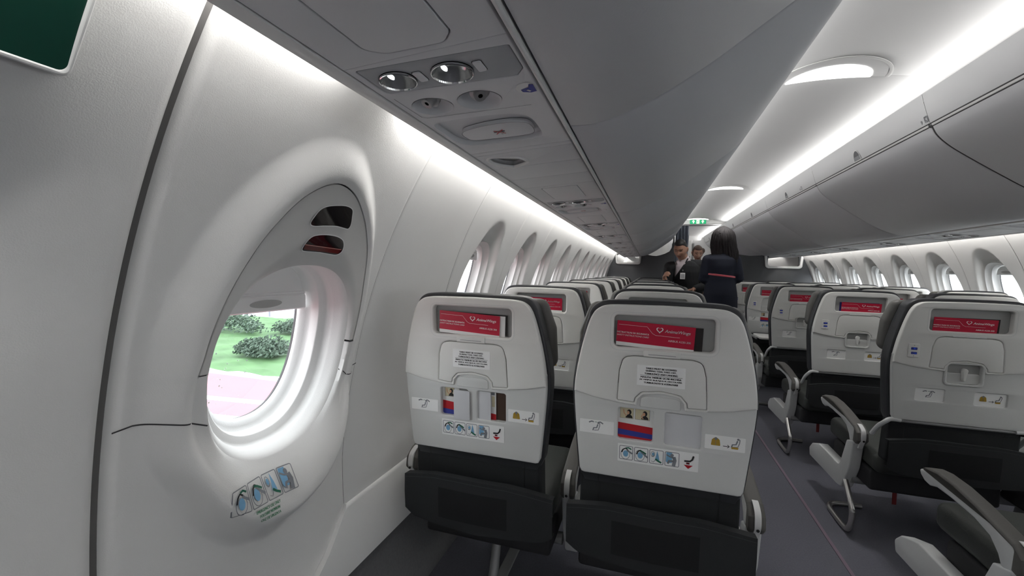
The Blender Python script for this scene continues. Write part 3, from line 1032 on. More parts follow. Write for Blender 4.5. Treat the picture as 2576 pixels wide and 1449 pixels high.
# outer gutter lip and inner edge trim
for s in (-1, 1):
    y0, y1 = AFT, (8.5 if s < 0 else 7.6)
    mb = MB()
    prof = [(1.219, 1.436), (1.2195, 1.4285), (1.228, 1.427), (1.244, 1.4275), (1.248, 1.431), (1.248, 1.452), (1.235, 1.455)]
    grid(mb, [[(s * x, y, z) for y in (y0, y1)] for x, z in prof], TRIMM)
    mb.obj('trim_11' if s < 0 else 'trim_12', kind='structure', angle=40)
    mb = MB()
    prof = [(0.9675, 1.460), (0.9670, 1.448), (0.9645, 1.4455), (0.9615, 1.4455), (0.9590, 1.448), (0.9585, 1.462)]
    grid(mb, [[(s * x, y, z) for y in (y0, y1)] for x, z in prof], TRIMM)
    mb.obj('trim_13' if s < 0 else 'trim_14', kind='structure', angle=40)
    mb = MB()
    grid(mb, [[(s * x, y, pz(x) + 0.028) for y in (y0, y1)] for x in (0.965, 1.235)], SEAM)
    mb.obj('trim_15' if s < 0 else 'trim_16', kind='structure')

MESHC = {}
def cached(key, fn):
    if key not in MESHC: MESHC[key] = fn()
    return MESHC[key]

A0, A1 = 0.9715, 1.2165
def inner_curl(a):   # the panel turns down a little towards the inboard edge
    return 0.010 * sstep(1.012 - a, 0, 0.035)

def psu_meshes(s):
    f = lambda a, b, c: (s * a, b, pz(a) + c - inner_curl(a) * 0)
    out = {}
    def mk(name, fn):
        mb = MB(); fn(mb); out[name] = mb.mesh(name)
    lam = [(1.163, 0.002, 0.0285), (1.077, 0.010, 0.0315)]
    noz = [(1.162, 0.110, 0.036), (1.077, 0.118, 0.038)]
    dark = fillet([(1.205, -0.047, 0.006), (1.2045, 0.036, 0.012), (0.990, 0.058, 0.004), (0.9765, 0.040, 0.004), (0.9765, -0.030, 0.004)])
    rec = sloop([(1.204, 0.196), (1.207, 0.25), (1.204, 0.312), (1.185, 0.338), (1.15, 0.349), (1.09, 0.352), (1.035, 0.350), (1.020, 0.335), (1.016, 0.28), (1.020, 0.228), (1.040, 0.203), (1.085, 0.189), (1.142, 0.183), (1.185, 0.184)])
    def base(mb):
        plate(mb, [(A0, -0.055), (A1, -0.055), (A1, 0.405), (A0, 0.405)], [dark, rec] + [ell(x, y, r, r, 28) for x, y, r in noz], 0.0, 0.012, 0.0015, PSUM, f)
        # sloping floor of the sign recess
        plate(mb, offset(rec if area2(rec) > 0 else rec[::-1], -0.002), [], 0.012, 0.004, 0.0, PSUM, f)
        for k in range(7):
            stroke(mb, [(1.13 - k * 0.009, 0.196 + 0.002 * k), (1.128 - k * 0.009, 0.206 + 0.002 * k)], 0.002, 0.0117, GREYINK, f)
        stroke(mb, [(1.205, 0.055), (1.203, 0.145), (1.196, 0.152), (1.00, 0.172)], 0.0012, -0.0003, GREYINK, f)
    mk('base_panel', base)
    mk('lamp_band', lambda mb: plate(mb, offset(dark if area2(dark) > 0 else dark[::-1], 0.0012), [ell(x, y, r, r, 28) for x, y, r in lam], 0.0006, 0.010, 0.001, PSUD, f))
    for i, (x, y, r) in enumerate(lam):
        def lamp(mb, x=x, y=y, r=r):
            n = 28; rows = []
            for rr, c in ((1.0, -0.0005), (1.0, -0.003), (0.955, -0.0035), (0.93, -0.001)):
                rows.append([f(x + rr * r * cos(2 * pi * k / n), y + rr * r * sin(2 * pi * k / n), c) for k in range(n)])
            grid(mb, rows, CHROME, closed=True)
            rows = []
            for rr, c in ((0.93, -0.001), (0.8, 0.007), (0.6, 0.012), (0.35, 0.015), (0.02, 0.016)):
                rows.append([f(x + rr * r * cos(2 * pi * k / n), y + rr * r * sin(2 * pi * k / n), c) for k in range(n)])
            grid(mb, rows, LENS, closed=True)
        mk('reading_lamp%d' % i, lamp)
        mk('lamp_bulb%d' % i, lambda mb, x=x, y=y, r=r: plate(mb, ell(x + 0.3 * r, y - 0.25 * r, 0.0035, 0.0085, 16), [], 0.003, 0.003, 0.0008, BULB, f))
    for i, (x, y) in enumerate(((1.126, 0.003), (1.033, 0.008))):
        def btn(mb, x=x, y=y):
            lp = rrect(x - 0.0065, x + 0.0065, y - 0.015, y + 0.015, 0.003)
            flat(mb, offset(lp, -0.0012), 0.0003, BLACK, f)
            plate(mb, lp, [], -0.0015, 0.004, 0.001, PSUM, f)
        mk('light_button%d' % i, btn)
    for i, (x, y, r) in enumerate(noz):
        def nz(mb, x=x, y=y, r=r, i=i):
            n = 28; rows = []
            for rr, c in ((1.0, -0.0004), (0.96, 0.001), (0.9, 0.006), (0.78, 0.013), (0.5, 0.018), (0.02, 0.02)):
                rows.append([f(x + rr * r * cos(2 * pi * k / n), y + rr * r * sin(2 * pi * k / n), c) for k in range(n)])
            grid(mb, rows, PSUM, closed=True)
        mk('air_vent%d' % i, nz)
        def knob(mb, x=x, y=y, r=r, i=i):
            n = 20; d = Vector((0.35 if i == 0 else -0.35, -0.45, -1)).normalized()
            c0 = Vector((x - 0.002, y - 0.008, 0.016)); rows = []
            ex = d.cross(Vector((0, 1, 0))).normalized(); ey = d.cross(ex)
            for rr, h in ((0.0175, 0.0), (0.0175, 0.008), (0.012, 0.013), (0.0105, 0.019), (0.0095, 0.0195), (0.004, 0.0185), (0.0036, 0.010), (0.0001, 0.010)):
                rows.append([f(*(c0 + d * h + ex * rr * cos(2 * pi * k / n) + ey * rr * sin(2 * pi * k / n))) for k in range(n)])
            grid(mb, rows[:6], GREYMET, closed=True)
            grid(mb, rows[5:], BLACK, closed=True)
        mk('air_nozzle%d' % i, knob)
    def sign(mb):
        lp = sloop([(1.168, 0.257), (1.178, 0.275), (1.176, 0.305), (1.166, 0.318), (1.12, 0.326), (1.06, 0.3305), (1.040, 0.328), (1.031, 0.310), (1.030, 0.280), (1.036, 0.260), (1.06, 0.2465), (1.10, 0.242), (1.14, 0.247)])
        plate(mb, lp, [], 0.0025, 0.008, 0.0015, PSUM, f)
        outline(mb, offset(lp if area2(lp) > 0 else lp[::-1], -0.0012), 0.0012, 0.0022, GREYINK, f)
        cx, cy = 1.100, 0.290
        g = lambda a, b, c: f(cx - a if s < 0 else cx - a, cy + b, c)
        flat(mb, [(-0.012, -0.006), (0.012, -0.006), (0.012, -0.0015), (-0.012, -0.0015)], 0.0018, BLACK, g)
        stroke(mb, [(0.006, -0.001), (0.007, 0.006), (0.0, 0.011), (0.002, 0.016)], 0.0012, 0.0018, GREYINK, g)
        stroke(mb, [(-0.010, -0.013), (0.010, 0.010)], 0.0028, 0.0014, REDINK, g)
        stroke(mb, [(-0.010, 0.008), (0.010, -0.014)], 0.0028, 0.0014, REDINK, g)
    mk('no_smoking_sign', sign)
    def lab(mb):
        x, y = 0.990, 0.105
        flat(mb, [p for p in ell(x, y, 0.017, 0.021, 24) if p[0] > 0.974], -0.0005, TRIMM, f)
        flat(mb, [(0.9765, y - 0.012), (0.983, y - 0.014), (0.986, y - 0.004), (1.000, y + 0.001), (0.999, y + 0.010), (0.986, y + 0.017), (0.9765, y + 0.015)], -0.001, BLUEINK, f)
        stroke(mb, [(0.990, y + 0.004), (0.986, y + 0.011)], 0.004, -0.0014, STICK, f)
    mk('seat_label', lab)
    mk('call_button', lambda mb: plate(mb, ell(1.000, 0.30, 0.009, 0.013, 18), [], -0.002, 0.003, 0.001, TRIMM, f))
    return out
PSUS = {s: psu_meshes(s) for s in (-1, 1)}
def psu(s, y, label, call=True):
    t = thing('passenger_service_panel', label, 'service panel', (0, y, 0), 'passenger service panels on the %s' % ('left' if s < 0 else 'right'))
    P = PSUS[s]
    put('base_panel', P['base_panel'], t)
    put('lamp_band', P['lamp_band'], t, label='dark grey lamp band')
    for i in (0, 1):
        l = put('reading_lamp', P['reading_lamp%d' % i], t)
        put('lamp_bulb', P['lamp_bulb%d' % i], l)
        put('light_button', P['light_button%d' % i], t)
        v = put('air_vent', P['air_vent%d' % i], t)
        put('air_nozzle', P['air_nozzle%d' % i], v)
    put('no_smoking_sign', P['no_smoking_sign'], t)
    put('seat_label', P['seat_label'], t)
    if call: put('call_button', P['call_button'], t)

def infill(s, y0, y1, label, mask, handle=False, lines=()):
    """plain infill panel between two service panels, with the oxygen mask door"""
    t = thing('oxygen_mask_panel' if mask else 'infill_panel', label, 'ceiling panel', (0, 0, 0), 'infill panels on the %s' % ('left' if s < 0 else 'right'))
    f = lambda a, b, c: (s * a, b, pz(a) + c)
    mb = MB()
    holes = []
    if mask:
        m0, m1 = mask
        door = fillet([(1.158, m0, 0.008), (1.158, m1 - 0.02, 0.025), (1.135, m1, 0.03), (1.050, m1 + 0.004, 0.02), (1.033, m1 - 0.015, 0.015), (1.033, m0, 0.006)])
        holes.append(door)
    if handle:
        hl = sloop([(1.197, handle + 0.030), (1.190, handle + 0.008), (1.172, handle + 0.003), (1.120, handle + 0.030), (1.106, handle + 0.060), (1.108, handle + 0.085), (1.148, handle + 0.115), (1.162, handle + 0.112), (1.188, handle + 0.075)])
        holes.append(hl)
    cuts = [y0 + 0.0006] + [l for l in lines] + [y1 - 0.0006]
    if len(cuts) > 2:
        for i in range(len(cuts) - 1):
            hh = [h for h in holes if cuts[i] < h[0][1] < cuts[i + 1]]
            plate(mb, [(A0, cuts[i] + 0.0008), (A1, cuts[i] + 0.0008), (A1, cuts[i + 1] - 0.0008), (A0, cuts[i + 1] - 0.0008)], hh, 0.0, 0.010, 0.0012, PSUM, f)
    else:
        plate(mb, [(A0, cuts[0]), (A1, cuts[0]), (A1, cuts[1]), (A0, cuts[1])], holes, 0.0, 0.010, 0.0012, PSUM, f)
    mb.obj('panel', t)
    if mask:
        mb = MB(); plate(mb, offset(door, 0.0024), [], -0.001, 0.010, 0.0015, PSUM, f); mb.obj('mask_door', t)
    if handle:
        mb = MB()
        plate(mb, offset(hl, -0.004), [offset(hl, 0.004)], -0.003, 0.006, 0.002, TRIMM, f)
        flat(mb, hl, 0.016, POCKETM, f)
        rows = [[f(p[0], p[1], c) for p in hl] for c in (0.0, 0.016)]
        grid(mb, rows, PSUM, closed=True)
        mb.obj('recessed_handle', t)

LPSU = [0.58, 1.80, 2.655, 3.51, 4.365, 5.22, 6.075, 6.93, 7.785]
RPSU = [1.86, 2.68, 3.50, 4.32, 5.14, 5.96, 6.78]
llab = ['nearest left service panel with two round reading lamps and large no smoking sign', 'second left service panel, past the plain ribbed infill panels', 'third left service panel counted from the camera', 'fourth left service panel counted from the camera',
        'fifth left service panel counted from the camera', 'sixth left service panel counted from the camera', 'seventh left service panel counted from the camera', 'eighth left service panel counted from the camera', 'farthest left service panel beside the white framed opening']
for i, y in enumerate(LPSU):
    psu(-1, y, llab[i], call=(i > 0))
    nxt = LPSU[i + 1] - 0.055 if i + 1 < len(LPSU) else 8.5
    a = y + 0.405
    if i == 0:
        infill(-1, a, 1.440, 'plain ribbed infill panels with recessed hand grip left of the bin seam', None, handle=1.030, lines=(1.010, 1.150, 1.300))
        infill(-1, 1.440, nxt, 'oxygen mask panel before the second left reading lamps', (1.468, 1.712))
    else:
        infill(-1, a, nxt, 'oxygen mask panel between the %s and %s left service panels' % (ordn[min(i, 6)], (ordn + ['eighth', 'farthest'])[min(i + 1, 8)]), (a + 0.06, nxt - 0.03) if nxt - a > 0.2 else None)
infill(-1, -0.45, 0.525, 'oxygen mask panel with dark curved joint at the top of the picture', (0.10, 0.510))
infill(-1, AFT, -0.45, 'plain overhead infill panel behind the camera', None)
for i, y in enumerate(RPSU):
    psu(1, y, ('right service panel just outside the picture, %s of its row' % ('first', 'second')[i]) if i < 2 else '%s right service panel in view, above the right window seats' % ('nearest', 'second', 'third', 'fourth', 'farthest')[i - 2])
    nxt = RPSU[i + 1] - 0.055 if i + 1 < len(RPSU) else 7.6
    infill(1, y + 0.405, nxt, ('right oxygen mask panel just outside the picture, %s of its row' % ('first', 'second')[i]) if i < 2 else '%s right oxygen mask panel in view beyond the %s right service panel' % ((('nearest', 'second', 'third', 'fourth', 'farthest')[i - 2],) * 2), (y + 0.445, nxt - 0.03) if nxt - y > 0.6 else None)
infill(1, AFT, 1.805, 'plain right infill panel nearest the camera', None)

# ------------------------------------------------------------------ seats
KT, ZS = -0.0809, 0.822
def S(a, b, c):
    return (a, c + KT * (b - ZS), b)

HALF = [(0.204, 0.594), (0.214, 0.70), (0.222, 0.79), (0.2235, 0.84), (0.214, 0.91), (0.198, 0.98), (0.183, 1.030), (0.170, 1.052), (0.150, 1.064), (0.12, 1.0675), (0.0, 1.069)]
def half_outline(zmin, zmax, grow=0.0):
    pts = []
    for i in range(len(HALF) - 1):
        a, b = HALF[i], HALF[i + 1]
        for k in range(8):
            t = k / 8
            pts.append((a[0] + (b[0] - a[0]) * t, a[1] + (b[1] - a[1]) * t))
    pts.append(HALF[-1])
    # smooth
    for _ in range(12):
        q = pts[:]
        for i in range(1, len(pts) - 1):
            q[i] = ((pts[i - 1][0] + 2 * pts[i][0] + pts[i + 1][0]) / 4, (pts[i - 1][1] + 2 * pts[i][1] + pts[i + 1][1]) / 4)
        pts = q
    return [p for p in pts if zmin - 1e-6 <= p[1] <= zmax + 1e-6]

def full(hp):
    return hp + [(-p[0], p[1]) for p in reversed(hp) if p[0] > 1e-6]

SEAMC = [(0.2225, 0.824), (0.167, 0.813), (0.114, 0.806), (0.063, 0.802)]
NOTCH = [(0.059, 0.803, 0.003), (0.057, 0.820, 0.008), (0.045, 0.834, 0.012), (0.0, 0.841, 0.05)]
def upper_outline():
    r = half_outline(0.828, 2.0)
    right = [(0.223, 0.826)] + r
    left = [(-p[0], p[1]) for p in reversed(right) if p[0] > 1e-6]
    loop = right + left
    bot = [(-p[0], p[1], 0) for p in SEAMC[1:]] + [(-p[0], p[1], p[2]) for p in NOTCH] + [(p[0], p[1], p[2]) for p in reversed(NOTCH[:-1])] + [(p[0], p[1], 0) for p in reversed(SEAMC[1:])]
    pts = [(p[0], p[1], 0) for p in loop] + bot
    return fillet(pts, 5)
TABLE = fillet([(-0.108, 0.815, 0.003), (-0.104, 0.895, 0.02), (-0.095, 0.930, 0.022), (-0.07, 0.935, 0.03), (0.07, 0.935, 0.03), (0.095, 0.930, 0.022), (0.104, 0.895, 0.02), (0.109, 0.813, 0.003),
                (0.0655, 0.811, 0.003), (0.064, 0.824, 0.008), (0.048, 0.842, 0.012), (0.0, 0.849, 0.05), (-0.048, 0.842, 0.012), (-0.064, 0.824, 0.008), (-0.0655, 0.812, 0.003)])
POCK = rrect(-0.122, 0.122, 0.957, 1.041, 0.012)

def mesh_of(fn, name, angle=35):
    mb = MB(); fn(mb); return mb.mesh(name, angle)

def m_upper(mb):
    plate(mb, upper_outline(), [offset(TABLE, -0.0013), POCK], 0.0, 0.022, 0.005, SHELL, S)
    ringflat(mb, offset(POCK, -0.009), offset(POCK, -0.0075), -0.0002, SHELL2, S)
def m_lower(holes):
    def fn(mb):
        h = [p for p in half_outline(0.60, 0.855)]
        hp = [(0.192, 0.594), (0.200, 0.5965)] + h + [(0.2215, 0.858)]
        plate(mb, full(hp), holes, 0.006, 0.018, 0.004, SHELL2, S)
    return fn
def m_table(mb):
    plate(mb, TABLE, [], 0.0003, 0.012, 0.0022, SHELL, S)
    flat(mb, offset(TABLE, -0.002), 0.010, SEAM, S)
def m_latch_bar(mb):
    plate(mb, rrect(-0.046, 0.043, 0.9365, 0.9545, 0.003), [], -0.0035, 0.008, 0.002, SHELL, S)
    stroke(mb, [(-0.034, 0.943), (0.032, 0.943)], 0.0012, -0.0037, GREYINK, S)
def m_slim_latch(mb):
    plate(mb, rrect(-0.05, 0.05, 0.9365, 0.9425, 0.002), [], -0.002, 0.006, 0.0015, SHELL2, S)
def m_handle(mb):
    plate(mb, fillet([(-0.050, 0.800, 0.004), (-0.049, 0.825, 0.006), (-0.036, 0.831, 0.02), (0.036, 0.831, 0.02), (0.049, 0.825, 0.006), (0.050, 0.800, 0.004)]), [], 0.0035, 0.005, 0.002, SHELL2, S)
def m_cup(mb):
    o = fillet([(-0.060, 0.835, 0.008), (-0.057, 0.752, 0.014), (-0.03, 0.748, 0.02), (0.03, 0.748, 0.02), (0.057, 0.752, 0.014), (0.060, 0.835, 0.008)])
    o = rrect(-0.060, 0.060, 0.749, 0.840, 0.015)
    i = rrect(-0.052, 0.052, 0.757, 0.833, 0.012)
    plate(mb, o, [i], 0.001, 0.020, 0.003, SHELL2, S)
    flat(mb, i, 0.019, POCKETM, S)
    plate(mb, rrect(-0.052, 0.052, 0.757, 0.797, 0.008), [], 0.012, 0.008, 0.002, SHELL2, S)
def m_knob(mb):
    plate(mb, fillet([(-0.011, 0.818, 0.01), (0.011, 0.818, 0.01), (0.006, 0.790, 0.004), (0.004, 0.768, 0.003), (-0.004, 0.768, 0.003), (-0.006, 0.790, 0.004)]), [], -0.002, 0.012, 0.003, SHELL, S)
def m_pocket(mb):
    lp = rrect(-0.128, 0.128, 0.950, 1.047, 0.012)
    flat(mb, lp, 0.0252, POCKETM, S)
    grid(mb, [[S(p[0], p[1], c) for p in offset(POCK, -0.001)] for c in (0.018, 0.0252)], POCKETM, closed=True)
def m_back(mb):
    hp = [(0.195, 0.560), (0.212, 0.600)] + [(p[0] + 0.008, p[1] + (0.010 if p[1] > 1.03 else 0.003)) for p in half_outline(0.62, 2.0)]
    plate(mb, full(hp), [], 0.0255, 0.074, 0.007, LEATHER, S, bevb=0.025, seg=4)
    for sgn in (-1, 1):   # piping stitches on the flank
        for dz in (0.0, 0.006):
            stroke(mb, [(0.040, 0.952 + dz), (0.062, 0.953 + dz)], 0.0015, sgn * 0.0, SEAM, lambda a, b, c, sg=sgn: S(sg * (0.2145), b, a))
def m_head(mb):
    lp = fillet([(-0.232, 0.865, 0.03), (-0.226, 0.98, 0.05), (-0.195, 1.066, 0.03), (0.195, 1.066, 0.03), (0.226, 0.98, 0.05), (0.232, 0.865, 0.03), (0.17, 0.84, 0.03), (-0.17, 0.84, 0.03)])
    plate(mb, lp, [], 0.094, 0.055, 0.02, M('taupe_headrest_leather', (0.13, 0.125, 0.115), 0.5, bump=0.3, bscale=220, var=0.08), S, bevb=0.025, seg=4)
def m_lowcover(mb):
    plate(mb, fillet([(-0.204, 0.600, 0.01), (-0.208, 0.40, 0.02), (0.208, 0.40, 0.02), (0.204, 0.600, 0.01)]), [], 0.026, 0.05, 0.008, FABRIC, S)
    stroke(mb, [(-0.155, 0.592), (-0.152, 0.42)], 0.003, 0.0255, BLACK, S)
    stroke(mb, [(0.155, 0.592), (0.152, 0.42)], 0.003, 0.0255, BLACK, S)
def knee_top(x):
    return lin([-0.25, -0.235, -0.19, -0.13, -0.06, 0.05, 0.10, 0.15, 0.20, 0.25], [0.512, 0.520, 0.530, 0.540, 0.542, 0.541, 0.541, 0.535, 0.527, 0.518], x)
def knee_bot(x):
    return lin([-0.25, -0.2, 0.0, 0.2, 0.25], [0.425, 0.392, 0.38, 0.392, 0.42], x)
def KN(a, b, c):
    belly = 0.020 * (1 - (a / 0.25) ** 2)
    return (a, c - 0.018 - belly + 0.10 * max(0, 0.47 - b), b)
def m_knee(mb):
    rows = []
    n = 40
    xs = [-0.231 + 0.462 * i / n for i in range(n + 1)]
    for k in range(9):
        t = k / 8
        rows.append([KN(x, knee_top(x) + (knee_bot(x) - knee_top(x)) * t, 0.0) for x in xs])
    rows.append([KN(x, knee_bot(x), 0.03) for x in xs])
    rows.insert(0, [KN(x, knee_top(x) - 0.004, 0.03) for x in xs])
    rows.insert(1, [KN(x, knee_top(x) - 0.001, 0.004) for x in xs])
    grid(mb, rows, FABRIC)
    stroke(mb, [(x, knee_top(x) - 0.010) for x in xs], 0.0012, -0.0006, LEATHER, KN)
def m_net(mb):
    rows = []
    for k in range(5):
        z = 0.506 - 0.093 * k / 4
        rows.append([KN(-0.110 + 0.213 * i / 16, z, -0.0012) for i in range(17)])
    rows.insert(0, [KN(-0.110 + 0.213 * i / 16, 0.506, 0.002) for i in range(17)])
    grid(mb, rows, BLACKNET)
def m_cushion(mb):
    box(mb, -0.215, 0.215, 0.10, 0.60, 0.330, 0.425, CUSHM, 0.03, 4)
def m_base(mb):
    box(mb, -0.218, 0.218, 0.14, 0.52, 0.245, 0.335, M('seat_pan_black', (0.02, 0.02, 0.022), 0.7, bump=0.2), 0.012)
    tube(mb, [(-0.235, 0.27, 0.235), (0.235, 0.27, 0.235)], 0.02, GREYMET, 14)
    tube(mb, [(-0.235, 0.47, 0.245), (0.235, 0.47, 0.245)], 0.02, GREYMET, 14)
def m_hinge(mb):
    tube(mb, [S(-0.205, 0.588, 0.016), S(0.205, 0.588, 0.016)], 0.007, GREYMET, 10)
    for sgn in (-1, 1):
        tube(mb, [S(sgn * 0.175, 0.590, 0.012), S(sgn * 0.205, 0.592, 0.012), S(sgn * 0.222, 0.575, 0.02), S(sgn * 0.229, 0.545, 0.05), S(sgn * 0.230, 0.50, 0.09)], 0.0085, ARMW, 10, smooth=4)

# armrest, drawn in the (y,z) plane and thickened along x
def side_plate(mb, loop, x0, x1, bev, mat):
    plate(mb, loop, [], x0, x1 - x0, bev, mat, lambda a, b, c: (c, a, b), bevb=bev)
ARM_TOP = [(0.165, 0.480), (0.20, 0.503), (0.26, 0.516), (0.34, 0.534), (0.42, 0.546), (0.50, 0.549), (0.545, 0.543), (0.596, 0.523)]
def m_armwhite(mb):
    up = [(y, z - 0.014) for y, z in ARM_TOP[:-1]] + [(0.598, 0.519)]
    lo = [(0.588, 0.502), (0.565, 0.489), (0.540, 0.486), (0.505, 0.497), (0.44, 0.497), (0.34, 0.490), (0.28, 0.474), (0.250, 0.445), (0.238, 0.421), (0.215, 0.414), (0.195, 0.420), (0.185, 0.44)]
    lp = up + lo
    lp = [p for p in lp]
    side_plate(mb, fillet([(p[0], p[1], 0.008) for p in lp], 3), -0.020, 0.020, 0.006, ARMW)
def m_armpad(mb):
    up = ARM_TOP
    lo = [(y, z - 0.016) for y, z in ARM_TOP[:-1]]
    lp = [(0.160, 0.445)] + up + lo[::-1][:-1] + [(0.205, 0.43), (0.180, 0.425)]
    side_plate(mb, fillet([(p[0], p[1], 0.006) for p in lp], 3), -0.0225, 0.0225, 0.008, ARMPAD)
def m_armbracket(mb):
    pts = [(0, 0.185, 0.405), (0, 0.172, 0.43), (0, 0.158, 0.46), (0, 0.166, 0.492), (0, 0.20, 0.508)]
    P = smooth_path(pts, 5)
    rows = [[(-0.008, p.y - 0.004, p.z), (0.008, p.y - 0.004, p.z), (0.008, p.y + 0.006, p.z), (-0.008, p.y + 0.006, p.z)] for p in P]
    grid(mb, rows, METAL if False else TRIMM, closed=True)
    mb.add([(-0.008, P[0].y - 0.004, P[0].z), (0.008, P[0].y - 0.004, P[0].z), (0.008, P[0].y + 0.006, P[0].z), (-0.008, P[0].y + 0.006, P[0].z)], [(0, 1, 2, 3)], TRIMM)
    n = 10
    mb.add([(0.0045 * cos(2 * pi * k / n), 0.1535, 0.447 + 0.0045 * sin(2 * pi * k / n)) for k in range(n)], [tuple(range(n))], BLACK)
def m_armframe(mb):
    lp = fillet([(0.198, 0.434, 0.006), (0.262, 0.414, 0.006), (0.325, 0.272, 0.03), (0.575, 0.276, 0.02), (0.672, 0.242, 0.02), (0.712, 0.205, 0.02), (0.702, 0.163, 0.012), (0.35, 0.170, 0.04), (0.290, 0.178, 0.04), (0.225, 0.300, 0.06)], 8)
    side_plate(mb, lp, -0.022, 0.022, 0.006, ARMW)
def m_leg(sgn):
    def fn(mb):
        tube(mb, [(0, 0.265, 0.225), (0, 0.225, 0.18), (0, 0.185, 0.13), (0, 0.185, 0.075), (0, 0.215, 0.025), (0, 0.262, 0.013), (0, 0.36, 0.012), (sgn * 0.004, 0.43, 0.012), (sgn * 0.03, 0.475, 0.012), (sgn * 0.09, 0.49, 0.012), (sgn * 0.16, 0.49, 0.012)], 0.0115, METAL, 12, smooth=5)
    return fn
def m_centerleg(mb):
    tube(mb, [(0, 0.47, 0.24), (0, 0.50, 0.10), (0, 0.52, 0.012)], 0.017, GREYMET, 12)
    tube(mb, [(0, 0.27, 0.235), (0, 0.24, 0.10), (0, 0.20, 0.012)], 0.017, GREYMET, 12)
    box(mb, -0.02, 0.02, 0.15, 0.56, 0.0, 0.012, GREYMET, 0.004)

# printed marks -------------------------------------------------------------
def seatman(mb, x, z, sc_, c, mat, f):
    P = lambda pts: [(x + a * sc_, z + b * sc_) for a, b in pts]
    flat(mb, [(x + 0.012 * sc_ + 0.0045 * sc_ * cos(k * pi / 6), z + 0.026 * sc_ + 0.0045 * sc_ * sin(k * pi / 6)) for k in range(12)], c, mat, f)
    stroke(mb, P([(0.010, 0.020), (0.005, 0.004), (-0.008, 0.002), (-0.011, -0.010)]), 0.0055 * sc_, c, mat, f)
    stroke(mb, P([(0.018, 0.026), (0.0175, 0.012), (0.012, -0.006), (-0.006, -0.008)]), 0.0032 * sc_, c, mat, f)
def belt_sticker(mb, x0, x1, z0, z1, c, f, paper=True):
    if paper: plate(mb, rrect(x0, x1, z0, z1, 0.002), [], c, 0.0004, 0, STICK, f)
    cx, cz = (x0 + x1) / 2, (z0 + z1) / 2
    c -= 0.0003
    seatman(mb, cx - 0.003, cz - 0.005, 0.62, c, GREYINK, f)
    stroke(mb, [(cx - 0.021, cz + 0.011), (cx - 0.013, cz + 0.0145), (cx - 0.008, cz + 0.013)], 0.0035, c, GREYINK, f)
    stroke(mb, [(cx + 0.017, cz + 0.010), (cx + 0.010, cz + 0.0145), (cx + 0.004, cz + 0.013)], 0.0035, c, GREYINK, f)
    stroke(mb, [(cx + 0.001, cz + 0.0135), (cx - 0.005, cz + 0.0135)], 0.0012, c, GREENINK, f)
def vest_sticker(mb, x0, x1, z0, z1, c, f, paper=True):
    if paper: plate(mb, rrect(x0, x1, z0, z1, 0.002), [], c, 0.0004, 0, STICK, f)
    c -= 0.0003
    cx, cz = (x0 + x1) / 2, (z0 + z1) / 2
    vx = cx - 0.021
    flat(mb, fillet([(vx - 0.011, cz - 0.008, 0.002), (vx - 0.009, cz + 0.007, 0.003), (vx - 0.004, cz + 0.012, 0.003), (vx + 0.004, cz + 0.012, 0.003), (vx + 0.009, cz + 0.007, 0.003), (vx + 0.011, cz - 0.008, 0.002)]), c, YELINK, f)
    flat(mb, ell(vx, cz + 0.010, 0.0035, 0.004, 10), c - 0.0002, GREYINK, f)
    stroke(mb, [(vx, cz + 0.004), (vx, cz - 0.007)], 0.001, c - 0.0002, GREYINK, f)
    stroke(mb, [(cx - 0.004, cz - 0.007), (cx + 0.010, cz - 0.007)], 0.0016, c, BLACK, f)
    stroke(mb, [(cx + 0.006, cz - 0.003), (cx + 0.0105, cz - 0.007), (cx + 0.006, cz - 0.011)], 0.0016, c, BLACK, f)
    seatman(mb, cx + 0.022, cz - 0.002, 0.62, c, GREYINK, f)
    flat(mb, [(cx + 0.015, cz - 0.012), (cx + 0.030, cz - 0.012), (cx + 0.031, cz - 0.007), (cx + 0.015, cz - 0.006)], c, YELINK, f)
